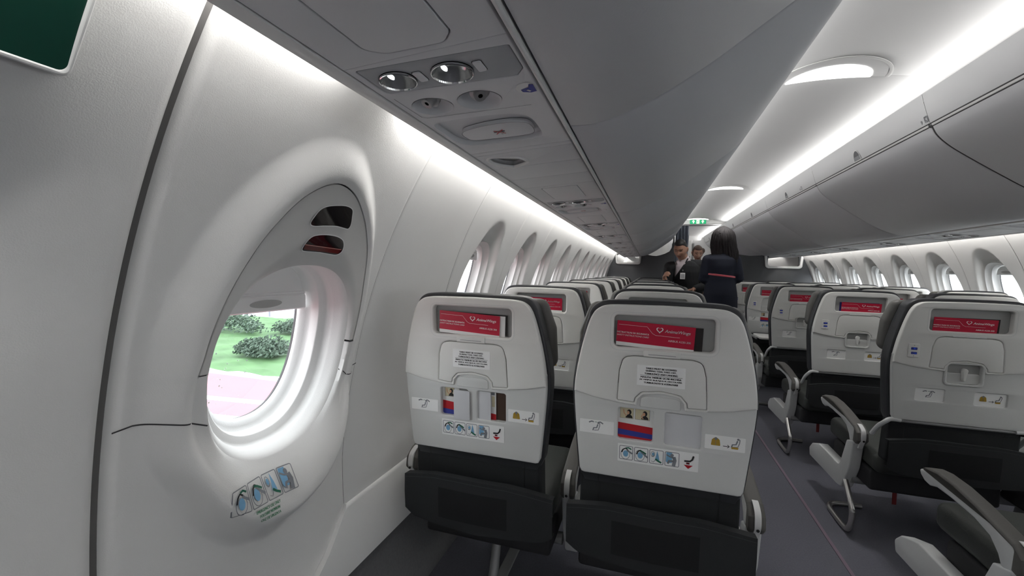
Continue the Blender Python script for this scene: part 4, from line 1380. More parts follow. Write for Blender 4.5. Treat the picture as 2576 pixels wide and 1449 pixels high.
def picto(mb, i, x, z, w, h, c, f, col=GREYINK):
    """one cell of the exit opening instructions"""
    P = lambda a, b: (x + a * w, z + b * h)
    outline(mb, rrect(x, x + w, z, z + h, w * 0.1), w * 0.045, c, col, f)
    if i in (0, 1):
        cx, cy = P(0.45, 0.42) if i == 0 else P(0.42, 0.44)
        outline(mb, ell(cx, cy, w * 0.34, h * 0.40, 26), w * 0.035, c, col, f)
        flat(mb, ell(cx + w * 0.02, cy + h * 0.02, w * 0.19, h * 0.23, 20), c - 0.0001, SKYINK, f)
        stroke(mb, [P(0.18, 0.5), P(0.28, 0.72), P(0.45, 0.82), P(0.62, 0.72)], w * 0.09, c - 0.0002, BLACK, f)
        if i == 0:
            stroke(mb, [P(0.55, 0.70), P(0.72, 0.60), P(0.95, 0.48)], w * 0.13, c - 0.0002, GREYINK, f)
            stroke(mb, [P(0.48, 0.84), P(0.68, 0.88), P(0.88, 0.78)], w * 0.10, c - 0.0003, GREENINK, f)
        else:
            stroke(mb, [P(0.50, 0.72), P(0.70, 0.56), P(0.97, 0.36)], w * 0.13, c - 0.0002, GREYINK, f)
            stroke(mb, [P(0.40, 0.78), P(0.60, 0.74), P(0.86, 0.60)], w * 0.11, c - 0.0003, GREENINK, f)
    elif i == 2:
        outline(mb, ell(*P(0.25, 0.68), w * 0.15, h * 0.2, 20), w * 0.03, c, col, f)
        flat(mb, ell(*P(0.27, 0.68), w * 0.09, h * 0.12, 16), c - 0.0001, SKYINK, f)
        stroke(mb, [P(0.18, 0.55), P(0.28, 0.52), P(0.38, 0.60)], w * 0.05, c - 0.0002, GREYINK, f)
        flat(mb, [P(0.55, 0.95), P(0.66, 0.60), P(0.72, 0.28), P(0.40, 0.30), P(0.48, 0.6)], c, SKYINK, f)
        stroke(mb, [P(0.16, 0.18), P(0.30, 0.12), P(0.46, 0.30)], w * 0.04, c, col, f)
        stroke(mb, [P(0.44, 0.36), P(0.62, 0.24), P(0.86, 0.14)], w * 0.13, c - 0.0003, GREENINK, f)
    else:
        flat(mb, [P(0.08, 0.30), P(0.10, 0.95), P(0.50, 0.95), P(0.50, 0.25), P(0.2, 0.2)], c, SKYINK, f)
        flat(mb, ell(*P(0.50, 0.78), w * 0.12, h * 0.11, 14), c - 0.0002, GREYINK, f)
        stroke(mb, [P(0.62, 0.68), P(0.70, 0.45), P(0.62, 0.04)], w * 0.24, c - 0.0002, GREYINK, f)
        stroke(mb, [P(0.62, 0.64), P(0.36, 0.66), P(0.10, 0.78)], w * 0.09, c - 0.0002, GREYINK, f)
        stroke(mb, [P(0.64, 0.38), P(0.30, 0.36), P(0.22, 0.16)], w * 0.15, c - 0.0002, GREYINK, f)
def m_exitpicto(mb):
    c = 0.0052
    x0, x1, z0, z1 = -0.103, 0.098, 0.643, 0.693
    plate(mb, rrect(x0, x1, z0, z1, 0.002), [], c, 0.0004, 0, STICK, S)
    for i in range(4):
        picto(mb, i, x0 + 0.004 + i * 0.0385, z0 + 0.006, 0.0355, 0.039, c - 0.0003, S)
    x = x0 + 0.177
    stroke(mb, [(x + 0.012, z1 - 0.008), (x + 0.009, z1 - 0.018), (x + 0.004, z1 - 0.023), (x - 0.010, z1 - 0.024)], 0.0045, c - 0.0003, BLACK, S)
    flat(mb, [(x - 0.005, z1 - 0.027), (x + 0.003, z1 - 0.027), (x + 0.003, z1 - 0.032), (x - 0.005, z1 - 0.032)], c - 0.0003, M('maroon_ink', (0.12, 0.01, 0.015), 0.5, bump=0.05), S)
    flat(mb, [(x - 0.011, z1 - 0.034), (x + 0.011, z1 - 0.034), (x, z1 - 0.044)], c - 0.0003, REDINK, S)
def m_tablesticker(mb):
    c = -0.0002
    plate(mb, rrect(-0.060, 0.057, 0.860, 0.914, 0.0015), [], c, 0.0004, 0, STICK, S)
    c -= 0.0004
    T = ['TABLE MUST BE STOWED', 'DURING TAXI, TAKE-OFF,', 'TURBULENCE AND LANDING', 'MASUTA TREBUIE SA FIE INCHISA', 'PE TIMPUL RULAJULUI, DECOLARII,', 'TURBULENTEI SI ATERIZARII']
    W = [0.074, 0.073, 0.080, 0.098, 0.102, 0.082]
    Z = [0.9065, 0.8995, 0.8925, 0.8830, 0.8755, 0.8685]
    for t, w, z in zip(T, W, Z):
        text(mb, t, -0.0015, z, w, 0.0044, c, BLACK, S, bold=0.0004)
    stroke(mb, [(-0.052, 0.8878), (0.050, 0.8878)], 0.0007, c, BLACK, S)

WIN1 = rrect(-0.105, -0.016, 0.7055, 0.7915, 0.006)
WIN2 = rrect(0.013, 0.102, 0.7045, 0.7915, 0.006)
REC1 = rrect(-0.140, -0.050, 0.680, 0.729, 0.005)
REC2 = rrect(0.042, 0.136, 0.680, 0.729, 0.005)
def m_recstick(mb, which):
    lp, fn = ((REC1, belt_sticker), (REC2, vest_sticker))[which]
    plate(mb, offset(lp, -0.001), [], 0.0105, 0.006, 0, STICK, S)
    xs = [p[0] for p in lp]; zs = [p[1] for p in lp]
    fn(mb, min(xs), max(xs), min(zs), max(zs), 0.0103, S, False)
def m_usb(mb):
    plate(mb, rrect(-0.182, -0.146, 0.849, 0.903, 0.004), [], -0.003, 0.006, 0.002, SHELL, S)
    flat(mb, rrect(-0.174, -0.154, 0.879, 0.889, 0.002), -0.0034, BLUEINK, S)
    flat(mb, rrect(-0.1655, -0.1605, 0.882, 0.887, 0.001), -0.0037, BLUELED, S)
    flat(mb, rrect(-0.173, -0.154, 0.862, 0.871, 0.002), -0.0034, BLUEINK, S)
    flat(mb, rrect(-0.162, -0.1555, 0.8632, 0.866, 0.0008), -0.0037, BLUELED, S)
    flat(mb, ell(-0.164, 0.8965, 0.0015, 0.0015, 8), -0.0034, GREYINK, S)
    flat(mb, ell(-0.164, 0.8555, 0.0015, 0.0015, 8), -0.0034, GREYINK, S)

def m_tray_recess(mb):
    flat(mb, offset(TABLE, -0.002), 0.012, SHELL2, S)
def m_tray_open(mb):
    plate(mb, rrect(-0.185, 0.185, -0.37, -0.075, 0.03), [], 0.0, 0.018, 0.005, SHELL, lambda a, b, c: (a, b, 0.600 - c), bevb=0.005)
    plate(mb, ell(0.11, -0.13, 0.034, 0.034, 24), [], -0.0004, 0.0004, 0, SHELL2, lambda a, b, c: (a, b, 0.600 - c))
    for sx in (-1, 1):
        box(mb, sx * 0.196 - 0.006, sx * 0.196 + 0.006, -0.30, 0.03, 0.572, 0.592, GREYMET, 0.004)

def G(name, fn, angle=35):
    return cached(name, lambda: mesh_of(fn, name, angle))

def make_seat(x, y, label, variant, arms, group, leg='center', knee=0.0, tab=False):
    t = thing('airplane_seat', label, 'seat', (x, y, 0), group)
    put('upper_shell', G('upper_shell', m_upper), t)
    if variant in ('exit', 'open'):
        put('lower_shell', G('lower_shell_exit', m_lower([WIN1, WIN2])), t)
        put('tray_latch', G('tray_latch_bar', m_latch_bar), t)
        put('tray_handle', G('tray_handle', m_handle), t)
        put('sticker', G('exit_picture_sticker', m_exitpicto), t, label='sticker with exit opening pictures')
        if variant == 'exit': put('sticker', G('table_sticker', m_tablesticker), t, label='sticker with table stowage text')
        else:
            put('usb_panel', G('usb_panel', m_usb), t)
            put('tray_recess', G('tray_recess', m_tray_recess), t)
            put('hinge_bar', G('hinge_bar', m_hinge), t)
        put('sticker', G('belt_sticker', lambda mb: belt_sticker(mb, -0.206, -0.115, 0.7115, 0.7485, 0.0055, S)), t, label='seat belt sticker')
        put('sticker', G('vest_sticker', lambda mb: vest_sticker(mb, 0.110, 0.202, 0.7115, 0.7485, 0.0055, S)), t, label='life vest sticker')
        put('window_backing', G('window_backing', lambda mb: (flat(mb, rrect(-0.112, -0.008, 0.700, 0.797, 0.004), 0.0235, POCKETM, S), flat(mb, rrect(0.006, 0.110, 0.698, 0.798, 0.004), 0.0235, BROWN, S))), t)
    else:
        put('lower_shell', G('lower_shell_std', m_lower([REC1, REC2, rrect(-0.059, 0.059, 0.750, 0.839, 0.014)])), t)
        put('tray_latch', G('tray_latch_slim', m_slim_latch), t)
        c = put('coat_cup', G('coat_cup', m_cup), t)
        put('tray_knob', G('tray_knob', m_knob), c)
        put('sticker', G('belt_recess', lambda mb: m_recstick(mb, 0)), t, label='recessed seat belt sticker')
        put('sticker', G('vest_recess', lambda mb: m_recstick(mb, 1)), t, label='recessed life vest sticker')
        put('hinge_bar', G('hinge_bar', m_hinge), t)
        if variant == 'usb':
            put('usb_panel', G('usb_panel', m_usb), t, label='white usb panel with blue lights')
    put('tray_table', G('tray_table_open', m_tray_open) if variant == 'open' else G('tray_table', m_table), t, label='open lowered table' if variant == 'open' else None)
    put('literature_pocket', G('literature_pocket', m_pocket), t)
    put('backrest', G('backrest', m_back, 45), t)
    put('headrest', G('headrest', m_head, 45), t)
    put('lower_cover', G('lower_cover', m_lowcover), t)
    k = put('knee_pocket', G('knee_pocket', m_knee, 50), t, loc=(knee, 0, 0))
    put('pocket_net', G('pocket_net', m_net, 50), k, label='black net')
    put('seat_cushion', G('seat_cushion', m_cushion, 50), t)
    put('seat_base', G('seat_base', m_base), t)
    for ax in arms:
        a = put('armrest', G('armrest', m_armwhite), t, loc=(ax, 0, 0))
        put('arm_pad', G('arm_pad', m_armpad, 45), a, label='dark padded top')
        put('arm_bracket', G('arm_bracket', m_armbracket), a)
        put('arm_frame', G('arm_frame', m_armframe), t, loc=(ax, 0, 0))
    if leg == 'center':
        put('leg', G('leg_center', m_centerleg), t)
    else:
        sg = 1 if leg < 0 else -1
        put('leg', G('leg_loop%d' % sg, m_leg(sg)), t, loc=(leg, 0, 0))
    if tab:
        def tb(mb): box(mb, -0.006, 0.010, 0.16, 0.162, 0.19, 0.26, M('red_pull_tab', (0.16, 0.012, 0.012), 0.6, bump=0.1), 0.0006, 1)
        put('pull_tab', G('pull_tab', tb), t, loc=(-0.12, 0, 0), label='dark red pull tab')
    return t

XA, XC = -1.274, -0.750
XD, XE, XF = 0.357, 0.865, 1.362
PL = 0.862
LROWS = [1.160, 1.994] + [1.994 + PL * k for k in range(1, 7)]
RROWS = [1.173 + 0.874 * k for k in range(7)]
rown = ['front-most visible', 'second', 'third', 'fourth', 'fifth', 'sixth', 'seventh', 'eighth']
num = ['nearest', 'second', 'third', 'fourth', 'fifth', 'sixth', 'seventh', 'eighth']
for i, y in enumerate(LROWS):
    v = 'exit' if i == 0 else 'std'
    la = 'pale grey window seat beside the exit hatch, with text sticker on its table' if i == 0 else 'left window seat, %s row counted from the exit hatch' % num[i]
    lc = 'large pale grey left aisle seat in the centre foreground with instruction stickers' if i == 0 else 'left aisle seat, %s row counted from the exit hatch' % num[i]
    make_seat(XA, y, la, v, [-0.293, 0.262], 'left window seats', knee=0.024)
    make_seat(XC, y, lc, v, [0.272], 'left aisle seats', leg=0.235)
for i, y in enumerate(RROWS):
    if i == 0:
        make_seat(XD, y, 'nearest right aisle seat, only its armrest and cushion showing bottom right', 'usb', [-0.240, 0.254], 'right aisle seats', leg=-0.256)
        make_seat(XE, y, 'nearest right middle seat, outside the picture edge', 'usb', [0.25], 'right middle seats')
        continue
    ld = 'right aisle seat with blue usb lights at the picture edge' if i == 1 else 'right aisle seat, %s behind the one with blue usb lights' % ['', 'zero', 'first', 'second', 'third', 'fourth', 'fifth'][i]
    ld = ld.replace('behind', 'in front of') if False else ld.replace('behind', 'row beyond')
    if i == 4: ld = 'right aisle seat with its tray table folded down, fifth from the camera'
    make_seat(XD, y, ld, 'open' if i == 4 else 'usb', [-0.240, 0.254], 'right aisle seats', leg=-0.256, tab=(i in (1, 2)))
    make_seat(XE, y, 'right middle seat beside the %s' % ('blue usb light seat' if i == 1 else '%s right aisle seat' % num[i]), 'usb', [0.25], 'right middle seats')
    make_seat(XF, y, 'right window seat in the row of the %s' % ('blue usb light seat' if i == 1 else '%s right aisle seat' % num[i]), 'usb', [0.262], 'right window seats')

# ------------------------------------------------------------------ cards in the pockets
def card_mesh(fold=True):
    mb = MB()
    w, h = 0.190, 0.056
    f = lambda a, b, c: (a, c - 0.05 * b, b)
    box(mb, -w / 2, w / 2, 0.0, 0.0012, -0.010, h, REDC)
    c = -0.0004
    g = lambda a, b, c: (a, c, b)
    flat(mb, [(-w / 2, -0.010), (w / 2, -0.010), (w / 2, -0.001), (-w / 2, 0.0)], c, WHITEP, g)
    c = -0.0005
    stroke(mb, [(-w / 2 + 0.004, 0.046), (-0.020, 0.046), (-0.006, 0.030), (0.002, 0.026), (0.060, 0.026)], 0.0007, c, STICK, g)
    text(mb, 'INSTRUCTIUNI DE SIGURANTA', -0.054, 0.026, 0.080, 0.0046, c, STICK, g, bold=0.00015)
    text(mb, 'SAFETY INSTRUCTIONS CARD', -0.054, 0.0185, 0.080, 0.0042, c, STICK, g, shear=0.2)
    hx, hy = 0.011, 0.041
    def heart(s_):
        return [(hx + s_ * 0.0085 * (16 * sin(t) ** 3) / 16, hy + s_ * 0.0085 * (13 * cos(t) - 5 * cos(2 * t) - 2 * cos(3 * t) - cos(4 * t)) / 16) for t in [2 * pi * k / 30 for k in range(30)]]
    ringflat(mb, heart(1.0), [(p[0], p[1] + 0.0006) for p in heart(0.70)], c, STICK, g)
    stroke(mb, [(hx + 0.0015, hy - 0.002), (hx - 0.003, hy + 0.004)], 0.001, c - 0.0002, REDC, g)
    text(mb, 'AnimaWings', 0.054, 0.0385, 0.060, 0.0105, c, STICK, g, shear=0.25, bold=0.0002)
    text(mb, 'AIRBUS A220-300', 0.060, 0.0155, 0.054, 0.0052, c, STICK, g, bold=0.00012)
    return mb.mesh('safety_card')
CARD = card_mesh()
def backcard_mesh(col):
    mb = MB(); box(mb, -0.094, 0.094, 0.0, 0.0010, -0.008, 0.052, col); return mb.mesh('leaflet')
DARKCARD = backcard_mesh(M('dark_magazine_cover', (0.025, 0.02, 0.018), 0.35, bump=0.1, var=0.4, vscale=60))
BLUECARD = backcard_mesh(M('blue_leaflet_cover', (0.03, 0.025, 0.14), 0.35, bump=0.05))
WHITECARD = backcard_mesh(WHITEP)
def in_pocket(me, name, x, y, dx, z, c, rot, label, cat, group):
    p = S(0, z, c)
    o = put(name, me, None, (x + dx, y + p[1], z), label, cat, group)
    o.rotation_euler = (math.atan(-KT) * 1.0 + 0.02, rot, 0)
    return o
cards = []
in_pocket(CARD, 'safety_card', XC, LROWS[0], -0.021, 0.966, 0.012, 0.045, 'red safety card in the pocket of the large foreground aisle seat', 'card', 'red safety cards')
in_pocket(DARKCARD, 'magazine', XC, LROWS[0], 0.0, 0.966, 0.018, 0.02, 'dark magazine behind the red card of the foreground aisle seat', 'magazine', 'magazines in pockets')
in_pocket(CARD, 'safety_card', XA, LROWS[0], -0.013, 0.966, 0.012, 0.045, 'red safety card in the window seat beside the exit hatch', 'card', 'red safety cards')
in_pocket(WHITECARD, 'leaflet', XA, LROWS[0], 0.004, 0.968, 0.0155, 0.03, 'white leaflet just behind the card of the exit hatch window seat', 'leaflet', 'leaflets in pockets')
in_pocket(DARKCARD, 'magazine', XA, LROWS[0], 0.010, 0.970, 0.0195, 0.02, 'dark magazine behind the leaflet in the exit hatch window seat', 'magazine', 'magazines in pockets')
for i, y in enumerate(LROWS[1:6], 1):
    in_pocket(CARD, 'safety_card', XA, y, 0.006, 0.966, 0.014, 0.01, 'red safety card in the left window seat of the %s row' % num[i], 'card', 'red safety cards')
    if i == 1: in_pocket(BLUECARD, 'leaflet', XA, y, 0.004, 0.971, 0.018, 0.0, 'blue edged leaflet behind the card of the second left window seat', 'leaflet', 'leaflets in pockets')
for i, y in enumerate(RROWS[1:6], 1):
    lab = 'red safety card in the seat with blue usb lights' if i == 1 else 'red safety card in the %s right aisle seat' % num[i]
    in_pocket(CARD, 'safety_card', XD, y, -0.012 if i != 2 else 0.006, 0.952, 0.013, 0.02, lab, 'card', 'red safety cards')
    in_pocket((DARKCARD, DARKCARD, BLUECARD, DARKCARD, DARKCARD, BLUECARD)[i], 'leaflet', XD, y, -0.002, 0.957, 0.018, 0.0, ('dark leaflet behind the red card in the seat with blue usb lights' if i == 1 else 'leaflet behind the red card in the %s right aisle seat' % num[i]), 'leaflet', 'leaflets in pockets')
for i, y in enumerate(RROWS[1:5], 1):
    in_pocket(CARD, 'safety_card', XE, y, -0.006, 0.952, 0.014, 0.01, 'red safety card in the right middle seat of the %s row' % num[i], 'card', 'red safety cards')

# leaflets and bags behind the two exit-row windows
def leaflet(x0, x1, z0, z1, pics):
    mb = MB()
    f = lambda a, b, c: S(a, b, c)
    plate(mb, [(x0, z0), (x1, z0), (x1, z1), (x0, z1)], [], 0.0, 0.0008, 0, WHITEP, f)
    c = -0.0004
    H = z1 - z0
    flat(mb, [(x0, z0), (x1, z0), (x1, z0 + 0.040), (x0, z0 + 0.046)], c, REDINK, f)
    if pics == 2:
        flat(mb, [(x0, z0 + 0.012), (x1, z0 + 0.008), (x1, z0 + 0.021), (x0, z0 + 0.028)], c - 0.0002, BLUEINK, f)
    else:
        flat(mb, [(x0, z0), (x1, z0), (x1, z0 + 0.016), (x0, z0 + 0.020)], c - 0.0002, BLUEINK, f)
    cells = [(x0 + 0.008, x0 + 0.042), (x0 + 0.047, x0 + 0.083)][:pics]
    if pics == 1: cells = [(x0 + 0.012, x0 + 0.042)]
    for i, (a, b) in enumerate(cells):
        zb, zt = z1 - 0.034, z1 - 0.006
        if b > x1: b = x1 - 0.001
        flat(mb, rrect(a, b, zb, zt, 0.001), c, CREAMINK, f)
        outline(mb, rrect(a - 0.0008, b + 0.0008, zb - 0.0008, zt + 0.0008, 0.001), 0.0008, c - 0.0001, GREYINK, f)
        mx = a + (b - a) * 0.68
        if b - a < 0.015: continue
        flat(mb, [p for p in ell(mx, zb + 0.001, 0.009, 0.010, 20) if p[1] >= zb], c - 0.0002, BLACK, f)
        flat(mb, ell(mx, zb + 0.017, 0.0058, 0.0075, 16), c - 0.0003, BLACK, f)
        flat(mb, ell(mx - 0.0025, zb + 0.0155, 0.0034, 0.005, 14), c - 0.0004, SKININK, f)
        stroke(mb, [(mx - 0.006, zb + 0.006), (mx - 0.013, zb + 0.013), (mx - 0.015, zb + 0.024)] if i == 0 else [(mx - 0.004, zb + 0.003), (mx - 0.009, zb + 0.009), (mx - 0.006, zb + 0.015)], 0.003, c - 0.0004, SKININK, f)
    return mb.mesh('instruction_leaflet')
def paper(x0, x1, z0, z1, c=0.0):
    mb = MB(); plate(mb, rrect(x0, x1, z0, z1, 0.004), [], c, 0.0015, 0.0005, M('airsick_bag_paper', (0.62, 0.62, 0.64), 0.6, bump=0.6, bscale=30, var=0.03), S); return mb.mesh('airsick_bag')
put('instruction_leaflet', leaflet(-0.108, -0.013, 0.702, 0.795, 2), None, (XC, LROWS[0] + 0.018, 0), 'leaflet with two pictures in left window of the foreground aisle seat', 'leaflet', 'leaflets in seat windows')
put('airsick_bag', paper(0.011, 0.104, 0.701, 0.790), None, (XC, LROWS[0] + 0.012, 0), 'white paper bag in the right window of the foreground aisle seat', 'paper bag', 'paper bags in seat windows')
put('instruction_leaflet', leaflet(-0.109, -0.050, 0.702, 0.795, 1), None, (XA, LROWS[0] + 0.020, 0), 'leaflet with one picture in left window of the exit hatch window seat', 'leaflet', 'leaflets in seat windows')
put('airsick_bag', paper(-0.060, -0.0085, 0.699, 0.789), None, (XA, LROWS[0] + 0.0, 0), 'white paper bag covering half the left window of the exit hatch seat', 'paper bag', 'paper bags in seat windows')
put('airsick_bag', paper(0.011, 0.054, 0.700, 0.790), None, (XA, LROWS[0] + 0.012, 0), 'white paper bag in the right window of the exit hatch seat', 'paper bag', 'paper bags in seat windows')
put('instruction_leaflet', leaflet(-0.108, -0.013, 0.702, 0.795, 1), None, (XD, RROWS[4] + 0.018, 0), 'leaflet in the left window of the seat with the lowered tray table', 'leaflet', 'leaflets in seat windows')
put('airsick_bag', paper(0.011, 0.104, 0.701, 0.790), None, (XD, RROWS[4] + 0.012, 0), 'white paper bag in the right window of the seat with the lowered tray table', 'paper bag', 'paper bags in seat windows')
def strip_leaf():
    mb = MB(); plate(mb, [(0.048, 0.703), (0.068, 0.703), (0.068, 0.793), (0.048, 0.793)], [], 0.0, 0.0008, 0, WHITEP, S)
    flat(mb, [(0.048, 0.703), (0.068, 0.703), (0.068, 0.722), (0.048, 0.724)], -0.0004, REDINK, S)
    flat(mb, rrect(0.055, 0.064, 0.744, 0.776, 0.001), -0.0004, CREAMINK, S)
    flat(mb, rrect(0.053, 0.064, 0.780, 0.792, 0.001), -0.0004, GREYINK, S)
    return mb.mesh('instruction_leaflet')
put('instruction_leaflet', strip_leaf(), None, (XA, LROWS[0] + 0.020, 0), 'narrow strip of leaflet in the right window of the exit hatch seat', 'leaflet', 'leaflets in seat windows')

# ------------------------------------------------------------------ exit sign plate and wall placard near the hatch
t = thing('exit_sign', 'dark green unlit sign with pale frame on the wall at top left', 'sign', (0, 0, 0))
f = lambda a, b, c: WL(a, b, 0.004 - c)
mb = MB(); plate(mb, rrect(0.02, 0.333, 1.370, 1.56, 0.010), [rrect(0.026, 0.327, 1.376, 1.554, 0.008)], -0.014, 0.018, 0.004, TRIMM, f); mb.obj('frame', t)
mb = MB()
n = 12
rows = [[f(a, 1.374 + 0.182 * k / n, -0.012) for k in range(n + 1)] for a in (0.024, 0.12, 0.22, 0.329)]
grid(mb, rows, SIGNG); mb.obj('green_face', t)

def plac(a, b, c):   # placard coordinates in metres -> wall, following the moulding
    y = 0.644 + a; z = 0.692 + b - a * 0.10
    return WL(y, z, surf_off(y, z) + 0.0050 - c)
mb = MB()
wd = 0.178
for i in range(4):
    n = 10
    picto(mb, i, i * 0.0445, -0.058, 0.042, 0.056, -0.0003, plac)
for i, (tx, w_) in enumerate((('EMERGENCY USE ONLY', 0.066), ('FOLOSIRE NUMAI IN', 0.054), ('CAZ DE URGENTA', 0.052))):
    text(mb, tx, 0.085 + 0.002 * i, -0.068 - 0.0115 * i, w_, 0.0066, -0.0003, M('green_lettering', (0.03, 0.20, 0.09), 0.5, bump=0.05), plac, bold=0.0003)
mb.obj('exit_placard', label='picture placard with green emergency lettering below the exit window', cat='placard')

# ------------------------------------------------------------------ cabin partition, header, curtain, exit sign
def partition(s, y, outl, hole, label):
    mb = MB()
    plate(mb, outl, [hole], 0, 0.03, 0.004, PARTM, lambda a, b, c: (a, y + c, b))
    t = put('partition', mb.mesh('partition'), None, None, label, 'partition')
    return t
PLY, PRY = 8.5, 7.56
lo = [(-1.62, 0.0), (-1.60, 0.9), (-1.56, 1.10), (-1.47, 1.40), (-1.40, 1.50), (-0.98, 1.512), (-0.84, 1.487), (-0.74, 1.468), (-0.67, 1.464), (-0.60, 1.480), (-0.525, 1.506), (-0.439, 1.553), (-0.405, 1.62), (-0.385, 1.74), (-0.38, 1.93), (-0.36, 1.93), (-0.36, 0.0)]
hl = rrect(-1.385, -0.965, 1.325, 1.50, 0.05)
partition(-1, PLY, lo, rrect(-1.385, -0.965, 1.330, 1.485, 0.04), 'dark grey left partition at the front with a curved top edge')
ro = [(1.62, 0.0), (1.60, 0.9), (1.56, 1.10), (1.47, 1.40), (1.42, 1.475), (0.93, 1.475), (0.86, 1.458), (0.70, 1.45), (0.55, 1.47), (0.44, 1.53), (0.40, 1.62), (0.37, 1.75), (0.35, 1.75), (0.35, 0.0)]
partition(1, PRY, ro, rrect(0.96, 1.375, 1.290, 1.455, 0.04), 'dark grey right partition at the front behind the woman in navy')
for s, y, x0, x1, z0, z1 in ((-1, PLY, -1.42, -0.93, 1.300, 1.52), (1, PRY, 0.905, 1.435, 1.262, 1.475)):
    mb = MB()
    lp = fillet([(x0, z1, 0.005), (x0 + 0.02, z0 + 0.02, 0.07), (x0 + 0.05, z0, 0.06), (x1 - 0.05, z0, 0.06), (x1 - 0.02, z0 + 0.02, 0.07), (x1, z1, 0.005)], 6)
    li = fillet([(x0 + 0.035, z1 - 0.012, 0.01), (x0 + 0.055, z0 + 0.035, 0.03), (x1 - 0.055, z0 + 0.035, 0.03), (x1 - 0.035, z1 - 0.012, 0.01)], 6)
    plate(mb, lp, [li], -0.025, 0.06, 0.006, TRIMM, lambda a, b, c: (a, y + c, b))
    put('vent_frame', mb.mesh('vent_frame'), None, None, 'white rounded frame of the opening in the %s partition under the bin' % ('left' if s < 0 else 'right'), 'frame', 'white frames in the partitions')
# header with exit arrows
mb = MB()
hp = [(-0.56, 2.03), (0.56, 2.03)] + [(0.56 - 1.12 * k / 16, ceil_z(0.56 - 1.12 * k / 16) - 0.001) for k in range(17)]
hp = [(-0.56, 2.012), (-0.3, 2.020), (0.3, 2.020), (0.56, 2.012)] + [(0.56 - 1.12 * k / 16, ceil_z(0.56 - 1.12 * k / 16) + 0.02) for k in range(17)]
plate(mb, hp, [], 0, 0.05, 0.003, TRIMM, lambda a, b, c: (a, 8.22 + c, b))
mb.obj('trim_17', kind='structure')
t = thing('exit_arrow_sign', 'lit green sign with two white arrows above the aisle', 'sign', (0, 8.2, 0))
f = lambda a, b, c: (a, c, b)
mb = MB(); plate(mb, rrect(-0.133, 0.128, 2.024, 2.096, 0.008), [], -0.004, 0.02, 0.002, EXITG, f); mb.obj('green_panel', t)
mb = MB()
for cx in (-0.078, 0.073):
    flat(mb, [(cx - 0.007, 2.032), (cx + 0.007, 2.032), (cx + 0.007, 2.066), (cx + 0.018, 2.057), (cx + 0.023, 2.063), (cx, 2.090), (cx - 0.023, 2.063), (cx - 0.018, 2.057), (cx - 0.007, 2.066)], -0.005, EXITW, f)
mb.obj('arrows', t)
mb = MB()
flat(mb, [(-0.028, 2.027), (0.018, 2.027), (0.018, 2.093), (-0.028, 2.093)], -0.0048, EXITW, f)
flat(mb, ell(0.003, 2.083, 0.006, 0.006, 12), -0.0056, EXITG, f)
stroke(mb, [(-0.002, 2.074), (-0.010, 2.058), (-0.016, 2.038)], 0.008, -0.0056, EXITG, f)
stroke(mb, [(-0.008, 2.058), (0.006, 2.052), (0.004, 2.036)], 0.006, -0.0056, EXITG, f)
stroke(mb, [(-0.018, 2.070), (-0.002, 2.072), (0.010, 2.064)], 0.005, -0.0056, EXITG, f)
mb.obj('running_figure', t)
# curtain
mb = MB(); rows = []
NX = 90
for k in range(25):
    z = 2.03 - 1.95 * k / 24
    row = []
    spread = 1 - 0.10 * k / 24
    for i in range(NX + 1):
        u = i / NX
        x = -0.335 + 0.235 * u * spread - 0.03 * k / 24
        row.append((x, 8.62 + 0.030 * sin(u * 2 * pi * 4.2) + 0.006 * sin(u * 31 + k * 0.3), z))
    rows.append(row)
grid(mb, rows, M('curtain_cloth', (0.23, 0.255, 0.31), 0.45, bump=0.3, bscale=300))
cu = mb.obj('curtain', label='dark slate blue curtain gathered in vertical folds beside the left partition', cat='curtain', angle=80)
mb = MB(); tube(mb, [(-0.40, 8.62, 2.035), (0.40, 8.62, 2.035)], 0.008, GREYMET, 10); mb.obj('curtain_rail', label='thin rail carrying the curtain under the ceiling header', cat='rail')

# front section: galley wall with doorway, door window on the left
mb = MB()
plate(mb, [(-1.6, 0), (-0.26, 0), (-0.26, 1.90), (0.26, 1.90), (0.26, 0), (1.6, 0), (1.6, 2.2), (-1.6, 2.2)], [], 0, 0.05, 0.004, M('galley_laminate', (0.78, 0.78, 0.78), 0.5, bump=0.1), lambda a, b, c: (a, 11.6 + c, b))
mb.obj('wall_front', kind='structure')
mb = MB(); box(mb, -0.27, 0.27, 12.2, 12.25, 0.0, 1.92, M('galley_dark_panel', (0.07, 0.075, 0.085), 0.5, bump=0.1)); mb.obj('door_1', kind='structure')
mb = MB(); plate(mb, rrect(-0.505, -0.335, 1.60, 1.92, 0.05), [], -0.012, 0.012, 0.004, TRIMM, lambda a, b, c: (a, 11.6 + c, b))
plate(mb, rrect(-0.475, -0.365, 1.64, 1.88, 0.04), [], -0.016, 0.006, 0.002, WHITEP, lambda a, b, c: (a, 11.6 + c, b))
mb.obj('galley_locker', label='white rounded locker panel on the far galley wall at left', cat='locker')
mb = MB(); box(mb, 0.10, 0.20, 11.50, 11.598, 0.5, 1.98, TRIMM, 0.01); mb.obj('trim_18', kind='structure')
mb = MB(); box(mb, -1.8, 1.8, 13.0, 13.05, -0.08, 2.45, M('front_wall_laminate', (0.5, 0.5, 0.5), 0.6, bump=0.1)); mb.obj('wall_end', kind='structure')

